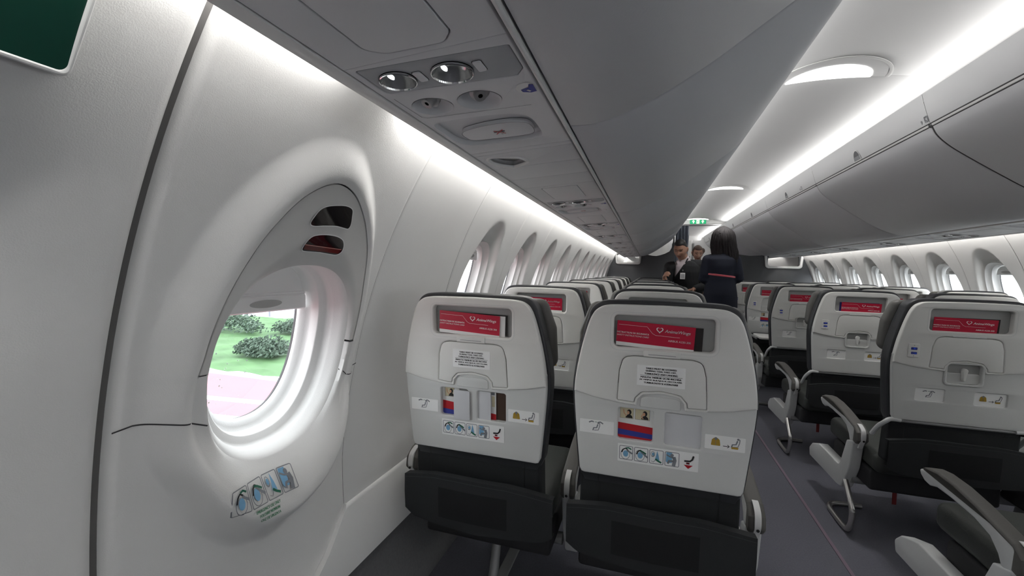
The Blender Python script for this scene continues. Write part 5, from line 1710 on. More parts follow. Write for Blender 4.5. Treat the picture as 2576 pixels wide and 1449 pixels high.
# ------------------------------------------------------------------ people
def evaluated(v, f, voxel, smooth_it=4, factor=0.5):
    """close a set of overlapping solids into one continuous surface"""
    me = bpy.data.meshes.new('tmp'); me.from_pydata(v, [], f); me.update()
    bm = bmesh.new(); bm.from_mesh(me); bmesh.ops.recalc_face_normals(bm, faces=bm.faces); bm.to_mesh(me); bm.free()
    o = bpy.data.objects.new('tmp', me); COL.objects.link(o)
    m = o.modifiers.new('r', 'REMESH'); m.mode = 'VOXEL'; m.voxel_size = voxel
    if smooth_it:
        m2 = o.modifiers.new('s', 'SMOOTH'); m2.iterations = smooth_it; m2.factor = factor
    dg = bpy.context.evaluated_depsgraph_get()
    r = bpy.data.meshes.new_from_object(o.evaluated_get(dg))
    V = [p.co.copy() for p in r.vertices]; F = [tuple(p.vertices) for p in r.polygons]
    bpy.data.objects.remove(o); bpy.data.meshes.remove(me); bpy.data.meshes.remove(r)
    return V, F

def loft(mb, rings, n=28, mat=None):
    """rings: (cx, cy, cz, rx, ry, yaw)"""
    rows = []
    for cx, cy, cz, rx, ry, yaw in rings:
        rows.append([(cx + rx * cos(2 * pi * k / n) * cos(yaw) - ry * sin(2 * pi * k / n) * sin(yaw),
                      cy + rx * cos(2 * pi * k / n) * sin(yaw) + ry * sin(2 * pi * k / n) * cos(yaw), cz) for k in range(n)])
    grid(mb, rows, mat, closed=True)
    b = len(mb.v)
    mb.add(rows[0], [tuple(range(n))], mat); mb.add(rows[-1], [tuple(range(n))], mat)

def limb(mb, pts, radii, mat=None, n=14):
    """tapered limb through joints, rounded ends"""
    P = []; R_ = []
    for i in range(len(pts) - 1):
        for k in range(6):
            t = k / 6
            P.append(Vector(pts[i]).lerp(Vector(pts[i + 1]), t)); R_.append(radii[i] + (radii[i + 1] - radii[i]) * t)
    P.append(Vector(pts[-1])); R_.append(radii[-1])
    d = (P[-1] - P[-2]).normalized()
    for k in (0.5, 0.8, 0.97): P.append(Vector(pts[-1]) + d * radii[-1] * k); R_.append(radii[-1] * sqrt(1 - k * k))
    d = (P[0] - P[1]).normalized()
    pre = [(Vector(pts[0]) + d * radii[0] * k, radii[0] * sqrt(1 - k * k)) for k in (0.97, 0.8, 0.5)]
    tube(mb, [p for p, _ in pre] + P, [r for _, r in pre] + R_, mat, n)

def frame_of(fwd, up=(0, 0, 1)):
    y = Vector(fwd).normalized(); x = y.cross(Vector(up)).normalized(); z = x.cross(y)
    return Matrix((x, y, z)).transposed()

def head_shape(x, y, z, female):
    """unit-sphere direction -> head surface in head space (x side, y towards the face, z up), metres"""
    px, py, pz = x * 0.076, y * 0.097, z * 0.118
    if female: px *= 0.94
    if z < 0.1:
        t = min(1.0, (0.1 - z) / 1.1)
        px *= 1 - 0.42 * t ** 1.6
        py = py * (1 - 0.22 * t ** 2) + (0.016 * t if y > -0.2 else 0.028 * t)
    if y > 0:
        ax = abs(px)
        nz = math.exp(-(px / 0.0125) ** 2)
        if -0.045 < pz < 0.022:
            py += 0.024 * nz * sstep(0.022 - pz, 0, 0.055) * sstep(pz + 0.045, 0, 0.010)
        py -= 0.011 * math.exp(-((ax - 0.031) / 0.016) ** 2 - ((pz - 0.012) / 0.012) ** 2)
        py += 0.005 * math.exp(-((pz - 0.034) / 0.010) ** 2) * math.exp(-(ax / 0.05) ** 4)
        py += 0.006 * math.exp(-(px / 0.022) ** 2 - ((pz + 0.061) / 0.007) ** 2)
        py -= 0.004 * math.exp(-(px / 0.022) ** 2 - ((pz + 0.0605) / 0.0018) ** 2)
        py += 0.007 * math.exp(-(px / 0.02) ** 2 - ((pz + 0.095) / 0.014) ** 2)
        py += 0.004 * math.exp(-((ax - 0.045) / 0.018) ** 2 - ((pz + 0.02) / 0.02) ** 2)
    return px, py, pz

def add_head(mb, c, fr, female=False):
    n, m = 72, 56; rows = []
    for i in range(m + 1):
        a = -pi / 2 + pi * i / m
        a = max(-pi / 2 + 0.02, min(pi / 2 - 0.02, a))
        rows.append([tuple(Vector(c) + fr @ Vector(head_shape(cos(a) * sin(2 * pi * k / n), cos(a) * cos(2 * pi * k / n), sin(a), female))) for k in range(n)])
    grid(mb, rows, None, closed=True)
    mb.add(rows[0], [tuple(range(n))], None); mb.add(rows[-1], [tuple(range(n))], None)
    for s in (-1, 1):    # ears
        P = [Vector(c) + fr @ Vector((s * 0.074, -0.012, -0.030 + 0.060 * k / 6)) for k in range(7)]
        tube(mb, P, [0.006, 0.011, 0.014, 0.016, 0.017, 0.015, 0.008], None, 10)

def add_hand(mb, wrist, direction, palm_normal, side, curl=0.9):
    """palm, four bent fingers of unequal length and a thumb"""
    d = Vector(direction).normalized(); nrm = Vector(palm_normal); nrm = (nrm - d * nrm.dot(d)).normalized(); sx = d.cross(nrm) * side
    w = Vector(wrist)
    for k in range(4):
        o = sx * (-0.030 + 0.020 * k)
        limb(mb, [w + d * 0.005 + o * 0.55, w + d * 0.085 + o], [0.016, 0.0125], None, 10)
        L = (0.036, 0.042, 0.039, 0.030)[k]
        p0 = w + d * 0.088 + o
        a1, a2, a3 = curl * 0.55, curl * 1.15, curl * 1.6
        p1 = p0 + (d * cos(a1) + nrm * sin(a1)) * L; p2 = p1 + (d * cos(a2) + nrm * sin(a2)) * L * 0.7; p3 = p2 + (d * cos(a3) + nrm * sin(a3)) * L * 0.55
        limb(mb, [p0, p1, p2, p3], [0.0095, 0.009, 0.0082, 0.0072], None, 8)
    t0 = w + d * 0.028 - sx * 0.030; t1 = t0 + (d * 0.6 - sx * 0.7 + nrm * 0.35).normalized() * 0.038; t2 = t1 + (d * 0.85 - sx * 0.1 + nrm * 0.5).normalized() * 0.032
    limb(mb, [t0, t1, t2], [0.013, 0.0105, 0.0085], None, 8)

def split_mats(V, F, mats, pick):
    mb = MB()
    mb.mats = list(mats)
    mb.v = [tuple(p) for p in V]
    mb.f = list(F); mb.m = []
    for f in F:
        c = sum((V[i] for i in f), Vector()) / len(f)
        mb.m.append(pick(c))
    return mb

SKIN_M = M('tanned_skin', (0.40, 0.215, 0.145), 0.5, bump=0.15, bscale=300, var=0.06)
SKIN_F = M('fair_skin', (0.48, 0.28, 0.20), 0.5, bump=0.15, bscale=300, var=0.05)
LIPS = M('lip_skin', (0.30, 0.10, 0.085), 0.45, bump=0.1)
EYED = M('dark_eye', (0.02, 0.015, 0.012), 0.25, bump=0.05)
BROW = M('brow_hair', (0.03, 0.02, 0.015), 0.8, bump=0.3)
HAIRB = M('black_hair', (0.012, 0.011, 0.011), 0.5, bump=0.8, bscale=160, var=0.3, vscale=60)
HAIRD = M('dark_brown_hair', (0.012, 0.009, 0.010), 0.75, bump=0.9, bscale=120, var=0.4, vscale=40)
HAIRBR = M('brown_hair', (0.10, 0.062, 0.045), 0.45, bump=0.8, bscale=160, var=0.35, vscale=70)
SUIT = M('charcoal_suit_cloth', (0.020, 0.021, 0.023), 0.85, bump=0.4, bscale=500, var=0.15)
NAVY = M('navy_coat_cloth', (0.008, 0.011, 0.024), 0.85, bump=0.4, bscale=400, var=0.15)
SHIRT = M('pale_pink_shirt_cloth', (0.62, 0.55, 0.57), 0.8, bump=0.4, bscale=200, var=0.03)
BELT = M('coral_red_belt', (0.62, 0.10, 0.13), 0.5, bump=0.1)

def face_pick(c, fr, female):
    ci = Vector(c); inv = fr.transposed()
    def pick(p):
        q = inv @ (p - ci); ax = abs(q.x)
        if q.length > 0.17 or q.y < 0.04: return 0
        if abs(ax - 0.031) < 0.0135 and abs(q.z - 0.010) < 0.0036: return 2
        if 0.012 < ax < 0.050 and abs(q.z - 0.031 + 0.004 * (ax - 0.03) / 0.02) < 0.0032: return 3
        if ax < 0.024 and abs(q.z + 0.061) < 0.0065: return 1
        return 0
    return pick

def body_mesh(parts, c, fr, skin, female, voxel=0.0065):
    mb = MB(); parts(mb); add_head(mb, c, fr, female)
    V, F = evaluated(mb.v, mb.f, voxel, 3)
    out = split_mats(V, F, [skin, LIPS, EYED, BROW], face_pick(c, fr, female))
    return out.mesh('body', 80)

def cloth_mesh(parts, mat, voxel=0.011, cut=None, smooth_it=6):
    mb = MB(); parts(mb)
    V, F = evaluated(mb.v, mb.f, voxel, smooth_it)
    if cut:
        F = [f for f in F if not cut(sum((V[i] for i in f), Vector()) / len(f))]
    o = MB(); o.add([tuple(p) for p in V], F, mat)
    return o.mesh('cloth', 80)

def hair_cap(c, fr, female, mat, grow, keep, extra=None, voxel=0.008):
    """hair volume following the skull where keep(q) holds"""
    mb = MB(); n, m = 64, 40; rows = []
    for i in range(m + 1):
        a = max(-pi / 2 + 0.03, min(pi / 2 - 0.03, -pi / 2 + pi * i / m)); row = []
        for k in range(n):
            d = (cos(a) * sin(2 * pi * k / n), cos(a) * cos(2 * pi * k / n), sin(a))
            q = Vector(head_shape(d[0], d[1], d[2], female))
            g = (grow(q) if callable(grow) else grow) if keep(q) else -0.012
            q = q + Vector(d) * g
            row.append(tuple(Vector(c) + fr @ q))
        rows.append(row)
    grid(mb, rows, None, closed=True)
    mb.add(rows[0], [tuple(range(n))], None); mb.add(rows[-1], [tuple(range(n))], None)
    if extra: extra(mb)
    V, F = evaluated(mb.v, mb.f, voxel, 2)
    o = MB(); o.add([tuple(p) for p in V], F, mat)
    return o.mesh('hair', 80)

# ---- man in the dark suit, bending over the left aisle seats
def build_man():
    t = thing('person', 'person in charcoal suit and open white shirt with badge, leaning over left seats', 'person')
    HC = (-0.432, 5.615, 1.438); fr = frame_of((-0.36, -0.86, -0.40))
    RS, RE, RW = (-0.545, 5.655, 1.225), (-0.590, 5.700, 0.985), (-0.605, 5.490, 1.075)
    LS, LE, LW = (-0.185, 5.790, 1.255), (-0.120, 5.700, 1.010), (-0.270, 5.550, 0.965)
    yaw = 0.36
    def torso(mb, g):
        loft(mb, [(-0.272, 5.790, 0.86, 0.145 + g, 0.105 + g, yaw), (-0.300, 5.785, 0.98, 0.145 + g, 0.105 + g, yaw), (-0.345, 5.765, 1.08, 0.165 + g, 0.115 + g, yaw),
                  (-0.360, 5.740, 1.17, 0.182 + g, 0.118 + g, yaw), (-0.368, 5.722, 1.24, 0.175 + g, 0.105 + g, yaw), (-0.375, 5.710, 1.285, 0.120 + g, 0.085 + g, yaw), (-0.380, 5.700, 1.31, 0.07 + g * 0.5, 0.065 + g * 0.5, yaw)])
    def parts(mb):
        torso(mb, -0.012)
        limb(mb, [(-0.378, 5.705, 1.27), (-0.405, 5.665, 1.37)], [0.062, 0.056])
        limb(mb, [RS, RE, RW], [0.048, 0.040, 0.028]); limb(mb, [LS, LE, LW], [0.048, 0.040, 0.028])
        add_hand(mb, RW, (-0.10, -0.75, 0.62), (0.55, -0.1, -0.2), 1, 1.1)
        add_hand(mb, LW, (-0.80, -0.50, -0.15), (0.0, -0.2, -1), -1, 0.7)
        for sx in (-1, 1):
            hx = -0.262 + sx * 0.080
            limb(mb, [(hx, 5.795, 0.86), (hx, 5.78, 0.47), (hx, 5.80, 0.10)], [0.085, 0.058, 0.040])
            limb(mb, [(hx, 5.80, 0.055), (hx - 0.03, 5.66, 0.035)], [0.042, 0.030])
    put('body', body_mesh(parts, HC, fr, SKIN_M, False), t)
    vee = [(-0.56, 1.40), (-0.335, 1.40), (-0.372, 1.29), (-0.515, 1.045), (-0.515, 0.99), (-0.552, 0.99), (-0.555, 1.05), (-0.505, 1.285)]
    def inside(x, z):
        r = False
        for i in range(len(vee)):
            (x1, z1), (x2, z2) = vee[i - 1], vee[i]
            if (z1 > z) != (z2 > z) and x < (x2 - x1) * (z - z1) / (z2 - z1) + x1: r = not r
        return r
    def seg_d(p, a, b):
        a = Vector(a); b = Vector(b); d = b - a
        return (p - a - d * max(0, min(1, (p - a).dot(d) / d.dot(d)))).length
    TR = [(-0.272, 5.790, 0.86, 0.145, 0.105), (-0.300, 5.785, 0.98, 0.145, 0.105), (-0.345, 5.765, 1.08, 0.165, 0.115), (-0.360, 5.740, 1.17, 0.182, 0.118), (-0.368, 5.722, 1.24, 0.175, 0.105), (-0.375, 5.710, 1.285, 0.120, 0.085), (-0.380, 5.700, 1.31, 0.07, 0.065)]
    def front(x, z, g):
        zs = [r[2] for r in TR]; cx, cy, rx, ry = [lin(zs, [r[k] for r in TR], z) for k in (0, 1, 3, 4)]
        best = min(range(120), key=lambda k: abs(cx + (rx + g) * cos(pi + pi * k / 119) * cos(yaw) - (ry + g) * sin(pi + pi * k / 119) * sin(yaw) - x))
        a = pi + pi * best / 119
        return cy + (rx + g) * cos(a) * sin(yaw) + (ry + g) * sin(a) * cos(yaw)
    lap = MB()
    for e, w0 in (([(-0.350, 1.335), (-0.374, 1.285), (-0.41, 1.225), (-0.45, 1.16), (-0.49, 1.09), (-0.512, 1.045)], 0.020), ([(-0.500, 1.30), (-0.512, 1.25), (-0.530, 1.17), (-0.545, 1.08)], 0.014)):
        rows = []
        for i, (x, z) in enumerate(e):
            w = w0 * (0.4 + 0.6 * sin(pi * (i + 0.6) / len(e)))
            sgn = 1 if w0 > 0.016 else -1
            rows.append([(x - sgn * 0.004, front(x, z, 0.010), z), (x - sgn * 0.004, front(x, z, 0.021) - 0.001, z), (x + sgn * w, front(x + sgn * w, z, 0.0225) - 0.001, z), (x + sgn * w, front(x + sgn * w, z, 0.012), z)])
        grid(lap, rows, SUIT, closed=True)
    lap.obj('lapels', t, angle=60)
    def jk(mb):
        torso(mb, 0.014)
        limb(mb, [(-0.36, 5.73, 1.235), RS], [0.080, 0.072]); limb(mb, [(-0.36, 5.73, 1.245), LS], [0.080, 0.072])
        limb(mb, [RS, RE, tuple(Vector(RE).lerp(Vector(RW), 0.80))], [0.070, 0.058, 0.045]); limb(mb, [LS, LE, tuple(Vector(LE).lerp(Vector(LW), 0.86))], [0.070, 0.058, 0.045])
    put('jacket', cloth_mesh(jk, SUIT, 0.006, lambda p: 5.535 < p.y < 5.72 and p.z > 1.062 and inside(p.x, p.z) and min(seg_d(p, RS, RE), seg_d(p, RE, RW)) > 0.082), t)
    def sh(mb):
        torso(mb, 0.001)
        limb(mb, [(-0.378, 5.705, 1.27), (-0.388, 5.69, 1.325)], [0.082, 0.070])
    put('shirt', cloth_mesh(sh, SHIRT, 0.010), t)
    mb = MB()    # collar wings
    for pts in ([(-0.452, 5.600, 1.318), (-0.480, 5.592, 1.300), (-0.462, 5.570, 1.258), (-0.438, 5.575, 1.275)], [(-0.375, 5.618, 1.300), (-0.322, 5.655, 1.352), (-0.318, 5.680, 1.375), (-0.345, 5.630, 1.300), (-0.392, 5.580, 1.255)]):
        V = pts + [(p[0], p[1] + 0.006, p[2]) for p in pts]; n = len(pts)
        mb.add(V, [tuple(range(n)), tuple(range(n, 2 * n))] + [(i, (i + 1) % n, n + (i + 1) % n, n + i) for i in range(n)], SHIRT)
    mb.obj('shirt_collar', t)
    def tr(mb):
        loft(mb, [(-0.262, 5.790, 0.80, 0.150, 0.120, 0.2), (-0.290, 5.79, 0.95, 0.145, 0.115, yaw)])
        for sx in (-1, 1):
            hx = -0.262 + sx * 0.080
            limb(mb, [(hx, 5.795, 0.84), (hx, 5.78, 0.47), (hx, 5.80, 0.12)], [0.098, 0.078, 0.066])
    put('trousers', cloth_mesh(tr, SUIT, 0.014), t)
    put('hair', hair_cap(HC, fr, False, HAIRB, lambda q: 0.003 + 0.012 * sstep(q.z, 0.055, 0.10), lambda q: q.z > 0.070 - 0.075 * sstep(-q.y, -0.05, 0.03), None, 0.006), t)
    mb = MB()
    box(mb, -0.430, -0.374, 5.570, 5.574, 1.082, 1.158, STICK, 0.0015, 2)
    box(mb, -0.424, -0.380, 5.5692, 5.571, 1.095, 1.145, M('badge_print', (0.5, 0.5, 0.5), 0.5, bump=0.05))
    box(mb, -0.407, -0.397, 5.571, 5.580, 1.158, 1.185, SEAM); box(mb, -0.405, -0.396, 5.573, 5.590, 1.180, 1.195, METAL)
    mb.obj('badge', t, label='white badge')
    mb = MB(); tube(mb, [tuple(Vector(LE).lerp(Vector(LW), 0.90)), tuple(Vector(LE).lerp(Vector(LW), 0.98))], 0.034, METAL, 14); mb.obj('wristwatch', t, label='silver wristwatch')
    mb = MB()
    for sx in (-1, 1):
        hx = -0.262 + sx * 0.080
        box(mb, hx - 0.048, hx + 0.042, 5.58, 5.86, 0.0, 0.085, BLACK, 0.03, 3)
    mb.obj('shoes', t)
build_man()

# ---- woman seen from behind in a navy coat with a coral belt
def build_lady():
    t = thing('person', 'person seen from behind with long dark hair, navy coat and coral red belt', 'person')
    cx, cy = -0.022, 5.30
    HC = (-0.012, 5.325, 1.555); fr = frame_of((0.10, 1.0, -0.22))
    LS, LE, LW = (cx - 0.142, cy + 0.01, 1.312), (cx - 0.180, cy + 0.0, 1.095), (cx - 0.115, cy + 0.15, 1.07)
    RS, RE, RW = (cx + 0.142, cy + 0.01, 1.312), (cx + 0.185, cy + 0.0, 1.110), (cx + 0.110, cy + 0.15, 1.08)
    def torso(mb, g, zb=0.86):
        R_ = [(cx, cy, 0.80, 0.155 + g, 0.115 + g, 0), (cx, cy, 0.92, 0.160 + g, 0.120 + g, 0), (cx, cy, 1.04, 0.140 + g, 0.105 + g, 0), (cx, cy, 1.14, 0.125 + g, 0.092 + g, 0),
              (cx, cy, 1.24, 0.140 + g, 0.098 + g, 0), (cx, cy, 1.32, 0.140 + g, 0.088 + g, 0), (cx, cy + 0.005, 1.37, 0.095 + g, 0.07 + g, 0), (cx, cy + 0.01, 1.40, 0.055 + g * 0.6, 0.055 + g * 0.6, 0)]
        loft(mb, R_)
    def parts(mb):
        torso(mb, -0.012)
        limb(mb, [(cx, cy + 0.005, 1.36), (cx + 0.004, cy + 0.015, 1.47)], [0.052, 0.047])
        limb(mb, [LS, LE, LW], [0.040, 0.033, 0.023]); limb(mb, [RS, RE, RW], [0.040, 0.033, 0.023])
        add_hand(mb, LW, (0.35, 0.9, -0.1), (0.2, 0, -1), 1, 0.7); add_hand(mb, RW, (-0.35, 0.9, -0.1), (-0.2, 0, -1), -1, 0.7)
        for sx in (-1, 1):
            hx = cx + sx * 0.075
            limb(mb, [(hx, cy, 0.84), (hx, cy + 0.01, 0.46), (hx, cy - 0.01, 0.10)], [0.080, 0.052, 0.034])
            limb(mb, [(hx, cy - 0.01, 0.06), (hx, cy + 0.12, 0.035)], [0.034, 0.026])
    put('body', body_mesh(parts, HC, fr, SKIN_F, True, 0.008), t)
    def coat(mb):
        torso(mb, 0.016)
        loft(mb, [(cx, cy, 0.58, 0.185, 0.150, 0), (cx, cy, 0.75, 0.182, 0.142, 0), (cx, cy, 0.90, 0.178, 0.136, 0)])
        limb(mb, [(cx, cy, 1.325), LS], [0.078, 0.058]); limb(mb, [(cx, cy, 1.325), RS], [0.078, 0.058])
        limb(mb, [LS, LE, tuple(Vector(LE).lerp(Vector(LW), 0.9))], [0.058, 0.056, 0.040]); limb(mb, [RS, RE, tuple(Vector(RE).lerp(Vector(RW), 0.9))], [0.058, 0.056, 0.040])
        limb(mb, [(cx, cy + 0.005, 1.36), (cx, cy + 0.01, 1.42)], [0.075, 0.068])
    put('coat', cloth_mesh(coat, NAVY, 0.011), t)
    mb = MB()
    n = 40
    rows = [[(cx + (0.1465 + d) * cos(2 * pi * k / n), cy + (0.114 + d) * sin(2 * pi * k / n), z - 0.105 * (cx + 0.1465 * cos(2 * pi * k / n) + 0.02)) for k in range(n)] for z, d in ((1.127, 0), (1.129, 0.004), (1.145, 0.004), (1.147, 0))]
    grid(mb, rows, BELT, closed=True); mb.obj('belt', t, label='coral red belt')
    rnd = random.Random(5)
    def ex(mb):
        loft(mb, [(0.010, 5.268, 1.42, 0.095, 0.034, 0), (0.000, 5.275, 1.47, 0.104, 0.050, 0), (-0.008, 5.288, 1.53, 0.104, 0.066, 0), (-0.011, 5.300, 1.58, 0.098, 0.080, 0), (-0.012, 5.312, 1.63, 0.080, 0.078, 0), (-0.012, 5.32, 1.668, 0.045, 0.05, 0)])
    strands = MB()
    for k in range(150):
        a = radians(rnd.uniform(-205, 25)); w1 = rnd.uniform(-1, 1); ph = rnd.uniform(0, 6.28)
        zend = rnd.uniform(1.285, 1.37) - 0.03 * max(0, cos(a)); out = rnd.uniform(0.94, 1.05)
        pts = []
        for j in range(12):
            u = j / 11
            z = 1.684 + (zend - 1.684) * u ** 1.25
            r = 0.102 * sin(min(1.0, u * 2.6) * pi / 2) * (1.0 + 0.16 * sstep(u, 0.3, 0.9))
            cxx = -0.012 + 0.022 * sstep(u, 0.5, 1); cyy = 5.315 - 0.030 * sstep(u, 0.4, 0.9)
            flat_ = 1 - 0.50 * sstep(u, 0.45, 0.85)
            wob = 0.010 * sin(ph + u * 9) * sstep(u, 0.3, 0.8)
            pts.append((cxx + (r * out * 1.06 + wob) * cos(a) , cyy + (r * out * 0.92 * flat_ + wob * 0.5) * sin(a) * (1 if sin(a) < 0 else 0.6), z))
        tube(strands, pts, [0.006 + 0.007 * sin(pi * min(1, (j + 1.5) / 12)) * (1 - 0.55 * (j / 11) ** 3) for j in range(12)], HAIRD, 7)
    hm = put('hair', hair_cap(HC, fr, True, HAIRD, 0.006, lambda q: q.z > 0.03 or q.y < 0.02, ex, 0.009), t)
    strands.obj('hair_strands', hm, angle=80)
    mb = MB()
    for sx in (-1, 1):
        hx = cx + sx * 0.075
        box(mb, hx - 0.038, hx + 0.038, cy - 0.06, cy + 0.18, 0.0, 0.07, BLACK, 0.025, 3)
    mb.obj('shoes', t)
build_lady()

# ---- woman with a bun further forward
def build_bun():
    t = thing('person', 'person with brown hair in a bun, face half hidden behind the suited shoulder', 'person')
    cx, cy = -0.070, 7.25
    HC = (-0.088, 7.20, 1.470); fr = frame_of((0.10, -0.93, -0.34))
    SH = [(cx + s * 0.165, cy + 0.02, 1.265) for s in (-1, 1)]
    def torso(mb, g):
        loft(mb, [(cx, cy, 0.82, 0.155 + g, 0.11 + g, 0), (cx, cy, 0.98, 0.140 + g, 0.10 + g, 0), (cx, cy, 1.10, 0.135 + g, 0.10 + g, 0), (cx, cy, 1.20, 0.150 + g, 0.10 + g, 0), (cx, cy, 1.27, 0.135 + g, 0.085 + g, 0), (cx, cy, 1.32, 0.07 + g, 0.06 + g, 0)])
    def arms(mb, g):
        for s, p in zip((-1, 1), SH):
            limb(mb, [p, (cx + s * 0.20, cy + 0.0, 1.02), (cx + s * 0.13, cy - 0.20, 0.98)], [0.040 + g, 0.034 + g, 0.024 + g])
    def parts(mb):
        torso(mb, -0.010); arms(mb, 0)
        limb(mb, [(cx, cy, 1.29), (cx - 0.01, cy - 0.025, 1.40)], [0.050, 0.046])
        for s in (-1, 1):
            add_hand(mb, (cx + s * 0.13, cy - 0.20, 0.98), (-s * 0.5, -0.8, 0), (0, 0, -1), -s, 0.8)
            hx = cx + s * 0.08
            limb(mb, [(hx, cy, 0.84), (hx, cy, 0.46), (hx, cy, 0.10)], [0.08, 0.052, 0.035])
            limb(mb, [(hx, cy, 0.06), (hx, cy - 0.12, 0.035)], [0.034, 0.026])
    put('body', body_mesh(parts, HC, fr, SKIN_F, True), t)
    def dress(mb):
        torso(mb, 0.012); arms(mb, 0.022)
        loft(mb, [(cx, cy, 0.55, 0.175, 0.14, 0), (cx, cy, 0.90, 0.170, 0.125, 0)])
        for p in SH: limb(mb, [(cx, cy, 1.25), p], [0.07, 0.062])
    put('uniform', cloth_mesh(dress, NAVY, 0.012), t)
    def ex(mb):
        limb(mb, [(-0.020, 7.285, 1.500), (-0.015, 7.300, 1.512)], [0.045, 0.045])
    put('hair', hair_cap(HC, fr, True, HAIRBR, 0.008, lambda q: q.z > 0.062 or (q.y < 0.03 and q.z > -0.05), ex), t)
    mb = MB()
    V = [(0.005, 7.13, 1.375), (0.060, 7.14, 1.375), (0.055, 7.13, 1.330), (0.030, 7.12, 1.300), (0.010, 7.12, 1.335)]
    V += [(p[0], p[1] + 0.006, p[2]) for p in V]
    mb.add(V, [tuple(range(5)), tuple(range(5, 10))] + [(i, (i + 1) % 5, 5 + (i + 1) % 5, 5 + i) for i in range(5)], STICK)
    mb.obj('white_scarf', t)
    mb = MB()
    for s in (-1, 1): box(mb, cx + s * 0.08 - 0.036, cx + s * 0.08 + 0.036, cy - 0.18, cy + 0.06, 0, 0.07, BLACK, 0.025, 3)
    mb.obj('shoes', t)
build_bun()

# ------------------------------------------------------------------ outside
GZ = -2.4
APR = M('red_painted_apron', (0.25, 0.085, 0.10), 0.8, bump=0.5, bscale=8, var=0.12, vscale=0.8)
GRASS = M('grass', (0.046, 0.108, 0.036), 0.9, bump=1.0, bscale=6, var=0.45, vscale=1.3)
ROAD = M('grey_tarmac', (0.18, 0.185, 0.21), 0.85, bump=0.5, bscale=6, var=0.1, vscale=0.6)
mb = MB(); box(mb, 1.5, 60, -40, 90, GZ - 0.1, GZ + 0.01, M('brightened_apron', (0.42, 0.43, 0.44), 0.8, bump=0.4, bscale=5, var=0.06, vscale=0.5)); mb.obj('ground', kind='structure')  # apron colour raised so the right windows look blown out to white
mb = MB(); box(mb, -60, 1.5, -40, 10.15, GZ - 0.1, GZ, APR); mb.obj('ground', kind='structure')
mb = MB(); box(mb, -60, 1.5, 10.15, 10.5, GZ - 0.1, GZ + 0.002, ROAD); mb.obj('ground', kind='structure')
mb = MB()
rows = []
for i in range(81):
    y = 10.5 + 11.5 * i / 80
    rows.append([(-60 + 59 * k / 120, y, GZ + 0.03 + 0.05 * sin(k * 1.7 + i * 0.6) * sin(i * 0.9 + k * 0.31) + random.uniform(-0.02, 0.02)) for k in range(121)])
grid(mb, rows, GRASS)
mb.obj('lawn', kind='stuff', label='green grass strip seen through the exit window', cat='grass', angle=80)
mb = MB(); box(mb, -90, 1.5, 22, 90, GZ - 0.1, GZ, ROAD); mb.obj('ground', kind='structure')
WHITEPAINT = M('white_line_paint', (0.6, 0.6, 0.6), 0.7, bump=0.3, bscale=10)
for (xa, ya, xb, yb, wd_) in ((-30, 6.2, -2, 9.35, 0.28), (-30, 4.8, -2, 8.30, 0.28)):
    d = Vector((xb - xa, yb - ya)).normalized(); q = Vector((-d.y, d.x)) * wd_ / 2
    mb = MB(); V = [(xa + q.x, ya + q.y, GZ + 0.004), (xb + q.x, yb + q.y, GZ + 0.004), (xb - q.x, yb - q.y, GZ + 0.004), (xa - q.x, ya - q.y, GZ + 0.004)]
    V += [(v[0], v[1], GZ - 0.01) for v in V]
    mb.add(V, [(0, 1, 2, 3), (0, 1, 5, 4), (1, 2, 6, 5), (2, 3, 7, 6), (3, 0, 4, 7)], WHITEPAINT)
    mb.obj('ground_marking', label='white painted line on the red apron, %s' % ('nearer the grass' if ya > 5 else 'nearer the aircraft'), cat='road marking', group='white apron lines')
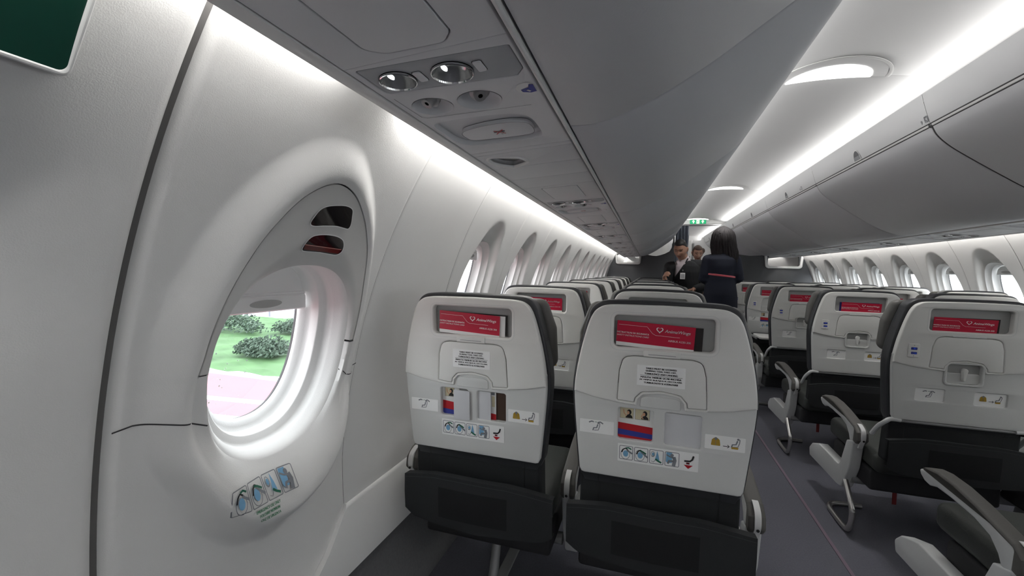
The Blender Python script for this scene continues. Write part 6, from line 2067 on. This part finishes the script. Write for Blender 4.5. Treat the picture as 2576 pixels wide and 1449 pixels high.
def bush(x, y, w, d, h, label):
    rnd = random.Random(int(abs(x) * 100)); mb = MB()
    for _ in range(2600):
        u = rnd.uniform(0, 2 * pi); v = rnd.uniform(0.0, 1.0); r = rnd.uniform(0.55, 1.0) * (1 + 0.18 * sin(3 * u + x) + 0.12 * sin(7 * u))
        c = Vector((w * r * cos(u) * sqrt(1 - v * v), d * r * sin(u) * sqrt(1 - v * v), 0.12 + h * v * r))
        a = Vector((rnd.uniform(-1, 1), rnd.uniform(-1, 1), rnd.uniform(-0.5, 1))).normalized(); e = a.orthogonal().normalized(); q = a.cross(e)
        k = rnd.uniform(0.05, 0.10)
        mb.add([c - e * k, c - q * k * 0.5, c + e * k, c + q * k * 0.5], [(0, 1, 2, 3)], M('shrub_leaves', (0.060, 0.092, 0.066), 0.9, bump=0.4, bscale=14, var=0.5, vscale=3))
    tube(mb, [(0, 0, 0.06), (0, 0, h * 0.6)], 0.05, MATS['shrub_leaves'], 8)
    put('bush', mb.mesh('bush', 20), None, (x, y, GZ + 0.06), label, 'bush', 'low bushes on the grass')
bush(-21.5, 16.5, 3.0, 0.9, 0.9, 'long dark bush at the top of the grass seen through exit window')
bush(-14.6, 12.6, 1.1, 0.7, 0.55, 'dark low bush in the middle of the grass outside')
bush(-17.2, 11.35, 1.2, 0.55, 0.45, 'pale low bush at the left of the grass outside')
bush(-17.5, 17.5, 1.6, 0.8, 0.6, 'small bush at the right of the grass outside')
t = thing('barrier_fence', 'white rail barrier with hanging red chain behind the grass', 'fence', (0, 0, GZ))
mb = MB(); tube(mb, [(-60, 22.6, 0.75), (10, 22.6, 0.75)], 0.05, WHITEPAINT, 8); mb.obj('rail', t)
for k in range(14):
    x = -40 + 3.0 * k
    mb = MB(); tube(mb, [(x, 22.6, 0.0), (x, 22.6, 1.4)], 0.05, ROAD, 8); mb.obj('post', t)
mb = MB()
for k in range(13):
    x = -40 + 3.0 * k
    tube(mb, [(x + 3.0 * j / 8, 22.55, 1.35 - 0.55 * (1 - (2 * j / 8 - 1) ** 2)) for j in range(9)], 0.035, M('red_chain', (0.5, 0.05, 0.07), 0.6, bump=0.1), 6)
mb.obj('chain', t)
